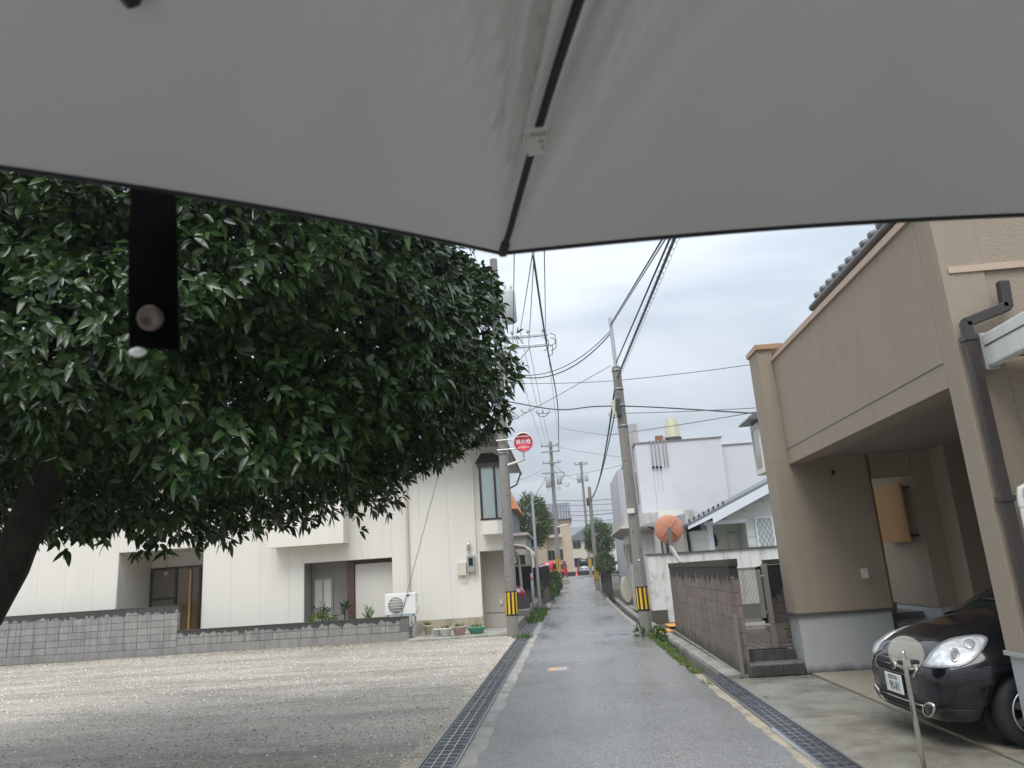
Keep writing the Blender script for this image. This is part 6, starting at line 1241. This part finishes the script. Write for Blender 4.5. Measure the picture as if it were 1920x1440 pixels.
for i in range(NR):
    t0, t1 = TH0 + i * math.pi / 4, TH0 + (i + 1) * math.pi / 4; V = []
    for a in range(NF + 1):
        f = .03 + .97 * a / NF; p0, p1 = upt(t0, f), upt(t1, f)
        for b in range(NA + 1):
            w_ = b / NA; p_ = p0.lerp(p1, w_); inw = (A - AX * (UD * f * f) - p_); inw = inw.normalized() if inw.length > 1e-6 else Vector()
            bul = 4 * w_ * (1 - w_); p_ = p_ + AX * (.0016 * bul * (math.sin(w_ * 17 + 2.2 * f + i) + .6 * math.sin(w_ * 31 - 5 * f + 2 * i)) * min(1, (1 - f) * 5)); p_ = p_ + inw * (.0151 * bul * f ** 6) + AX * (.012 * bul * math.sin(math.pi * f))
            # gathered folds beside the ribs
            for w0, q in ((w_, 1), (1 - w_, -1)):
                rho = w0 * f / (1.04 - f); kd = (.30, .017) if (i == 0 and q > 0) else (.40, .009) if (i == 7 and q < 0) else (.2, .006); p_ = p_ + AX * (kd[1] * min(1, (1.0 - f) / .25) * math.exp(-rho / kd[0]) * (math.sin(rho * (34 if q > 0 else 15) + i) + .5 * math.sin(rho * 71 + 1)) * (1 - math.exp(-rho * 25)))
            V.append(p_)
    mb = MB(); m1 = NA + 1; mb.add(V, [(a * m1 + b, a * m1 + b + 1, (a + 1) * m1 + b + 1, (a + 1) * m1 + b) for a in range(NF) for b in range(NA)], 0, True)
    if i == 0: panel0 = [Vector(v_) for v_ in V]
    pn = mb.build('panel', M['cloth'], um, recalc=False); mb = MB(); mb.tube(V[NF * m1:], .0016, 5); mb.build('hem', M['rib'], pn)
    mb = MB(); mb.tube([upt(t0, f) - AX * (.006 if f < .99 else .001) for f in np.linspace(.02, 1.0, 24)], [.0034] * 13 + [.0034 - .00012 * j for j in range(11)], 8); rb_ = mb.build('rib', M['rib'], um)
    mb = MB(); mb.tube([upt(t0, .52) - AX * .010, A - AX * .30], .0028, 6); mb.build('stretcher', M['rib'], rb_)
    MB().lathe(upt(t0, 1.0) - urad(t0) * .012 + AX * .004, [(0, -.002), (.0034, 0), (.0034, .010), (0, .012)], 8, tuple(urad(t0) - AX * .6)).build('rib_tip', M['rib'], rb_)
    MB().box(*[c for q in range(3) for c in (upt(t0, .52)[q] - .006, upt(t0, .52)[q] + .006)]).build('joint', M['rib'], rb_, .002)
MB().tube([A + AX * .05, A, A - AX * .62], [.004, .006, .006], 12).build('shaft', M['inox'], um); MB().lathe(A - AX * .30, [(.007, -.02), (.015, -.02), (.015, .02), (.007, .02)], 14, tuple(AX)).build('runner', M['rib'], um); MB().lathe(A - AX * .72, [(0, 0), (.014, .005), (.016, .05), (.013, .11), (.007, .13)], 16, tuple(AX)).build('handle', M['rib'], um)
def px_of(p_):
    c_ = CM.T @ np.array(p_ - Vector((0, 0, EYE))); return (c_[0] / c_[2] * FPX + CXP, c_[1] / c_[2] * FPX + CYP) if c_[2] > .05 else (9e9, 9e9)
kn = min(panel0, key=lambda p_: (lambda q: abs(q[0] - 243) + abs(q[1] + 2))(px_of(p_)))
MB().tube([kn - AX * .004 + Vector((.004, 0, .012)), kn - AX * .006, kn - AX * .004 - Vector((.002, 0, .004))], [.0045, .0045, .003], 10).build('seam_tie', M['rib'], um)
# tie strap with snap button hanging from the hem
def on_hem(u, v):
    r_ = Vector(ray(u, v)); o_ = Vector((0, 0, EYE)); t0, t1 = TH0, None; best = None
    for i in range(NR):
        p0, p1 = upt(TH0 + i * math.pi / 4, 1), upt(TH0 + (i + 1) * math.pi / 4, 1)
        for w_ in np.linspace(0, 1, 60):
            p_ = p0.lerp(p1, w_); dd = (p_ - o_); 
            if dd.dot(r_) < 0: continue
            e_ = (dd.normalized() - r_.normalized()).length
            if best is None or e_ < best[0]: best = (e_, p_)
    return best[1]
sp_ = on_hem(285, 355); dep = (sp_ - Vector((0, 0, EYE))).dot(Vector(CM[:, 2])); 
def at_depth(u, v, dz=0.0): return Vector((0, 0, EYE)) + Vector(ray(u, v)) * (dep + dz)
M['strap'] = pm('black_strap', (.003, .003, .0035), .95, .2, 30, spec=.05)
V = []; tc_ = [(245, 348), (242, 430), (240, 540), (242, 652)]; td_ = [(328, 366), (330, 440), (332, 545), (334, 655)]
for j, (a_, b_) in enumerate(zip(tc_, td_)): V += [at_depth(*a_, -.004 * j), at_depth(*b_, -.004 * j)]
mb = MB(); fwd = Vector(CM[:, 2]) * .0018; n4 = len(V); mb.add(V + [v + fwd for v in V], [(2 * i, 2 * i + 1, 2 * i + 3, 2 * i + 2) for i in range(3)] + [(n4 + 2 * i, n4 + 2 * i + 2, n4 + 2 * i + 3, n4 + 2 * i + 1) for i in range(3)] + [(2 * i, 2 * i + 2, n4 + 2 * i + 2, n4 + 2 * i) for i in range(3)] + [(2 * i + 1, n4 + 2 * i + 1, n4 + 2 * i + 3, 2 * i + 3) for i in range(3)] + [(0, n4, n4 + 1, 1), (6, 7, n4 + 7, n4 + 6)])
strp = mb.build('strap', M['strap'], um)
sc_ = at_depth(282, 597, -.0125); nrm = -Vector(CM[:, 2]); rs = 24 * dep / FPX
MB().lathe(sc_, [(rs, -.002), (rs, .0005), (rs * .85, .0018), (rs * .55, .0012), (rs * .3, .0002), (0, 0)], 28, tuple(nrm)).build('snap_button', pm('brass_snap', (.13, .105, .092), .35, .2, 300, metal=.8), strp)
wd_ = at_depth(258, 660, -.012); MB().lathe(wd_, [(0, -.0048), (.0018, -.003), (.0027, 0), (.0018, .003), (0, .0048)], 12, (1, .1, 0)).build('water_drop', flat('water_drop', (.75, .78, .80), .05, 0, .8), strp)
# care label on the front rib
def rib_at(v):
    best = min(((abs((lambda c: c[1] / c[2] * FPX + CYP)(CM.T @ np.array(upt(TH0, f) - Vector((0, 0, EYE)))) - v), f) for f in np.linspace(.5, 1, 300)))
    return upt(TH0, best[1]) - AX * .0105
lc = rib_at(240); ld = (lc - Vector((0, 0, EYE))).dot(Vector(CM[:, 2])); lp_ = lambda u, v, dz=0: Vector((0, 0, EYE)) + Vector(ray(u, v)) * (ld + dz)
M['label'] = pm('label_cloth', (.62, .59, .56), .7, .04, 40); q4 = [lp_(989, 241, -.013), lp_(1027, 237, -.013), lp_(1023, 288, -.015), lp_(990, 293, -.015)]; q5 = [lp_(984, 250, -.010), lp_(1034, 240, -.010), lp_(1030, 275, -.011), lp_(985, 272, -.011)]
mb = MB(); nf = Vector(CM[:, 2]) * .0004; mb.prism(q4, nf); lb = mb.build('care_label', M['label'], um); mb = MB(); mb.prism(q5, nf); mb.build('label_fold', M['label'], lb)
ex = (q4[1] - q4[0]).normalized(); ez = ex.cross((q4[3] - q4[0])).normalized(); ey = ez.cross(ex)
def lmat(u, v, dz=-.0150): 
    o_ = lp_(u, v, dz - .0004); m_ = Matrix.Identity(4); 
    for r_ in range(3): m_[r_][0] = ex[r_]; m_[r_][1] = -ey[r_]; m_[r_][2] = -ez[r_]; m_[r_][3] = o_[r_]
    return m_
for s_, u, v, z_ in (('MADE', 1009, 252, .0028), ('IN', 1015, 265, .0026), ('C', 1018, 277, .0026)): text_obj('label_text', s_, z_ * 1.3, M['plate_ink'], lb, lmat(u, v))
for o in bpy.data.objects:                                 # nothing may sit outside the collection
    if not o.users_collection: col.objects.link(o)
print('objects', len(bpy.data.objects))
# ------------------------------------------------------------------ wet air over the whole street
k = NT('haze_air'); k.t.nodes.remove(k.b); pv_ = k.n('ShaderNodeVolumePrincipled'); pv_.inputs['Color'].default_value = (.93, .95, .98, 1); pv_.inputs['Density'].default_value = .0011; pv_.inputs['Anisotropy'].default_value = .3
k.l(pv_.outputs[0], k.out.inputs['Volume'])
MB().box(-520, 520, -130, 990, -2.5, 48).build('haze', k.m, kind='stuff', label='thin rainy haze over the street', cat='haze')
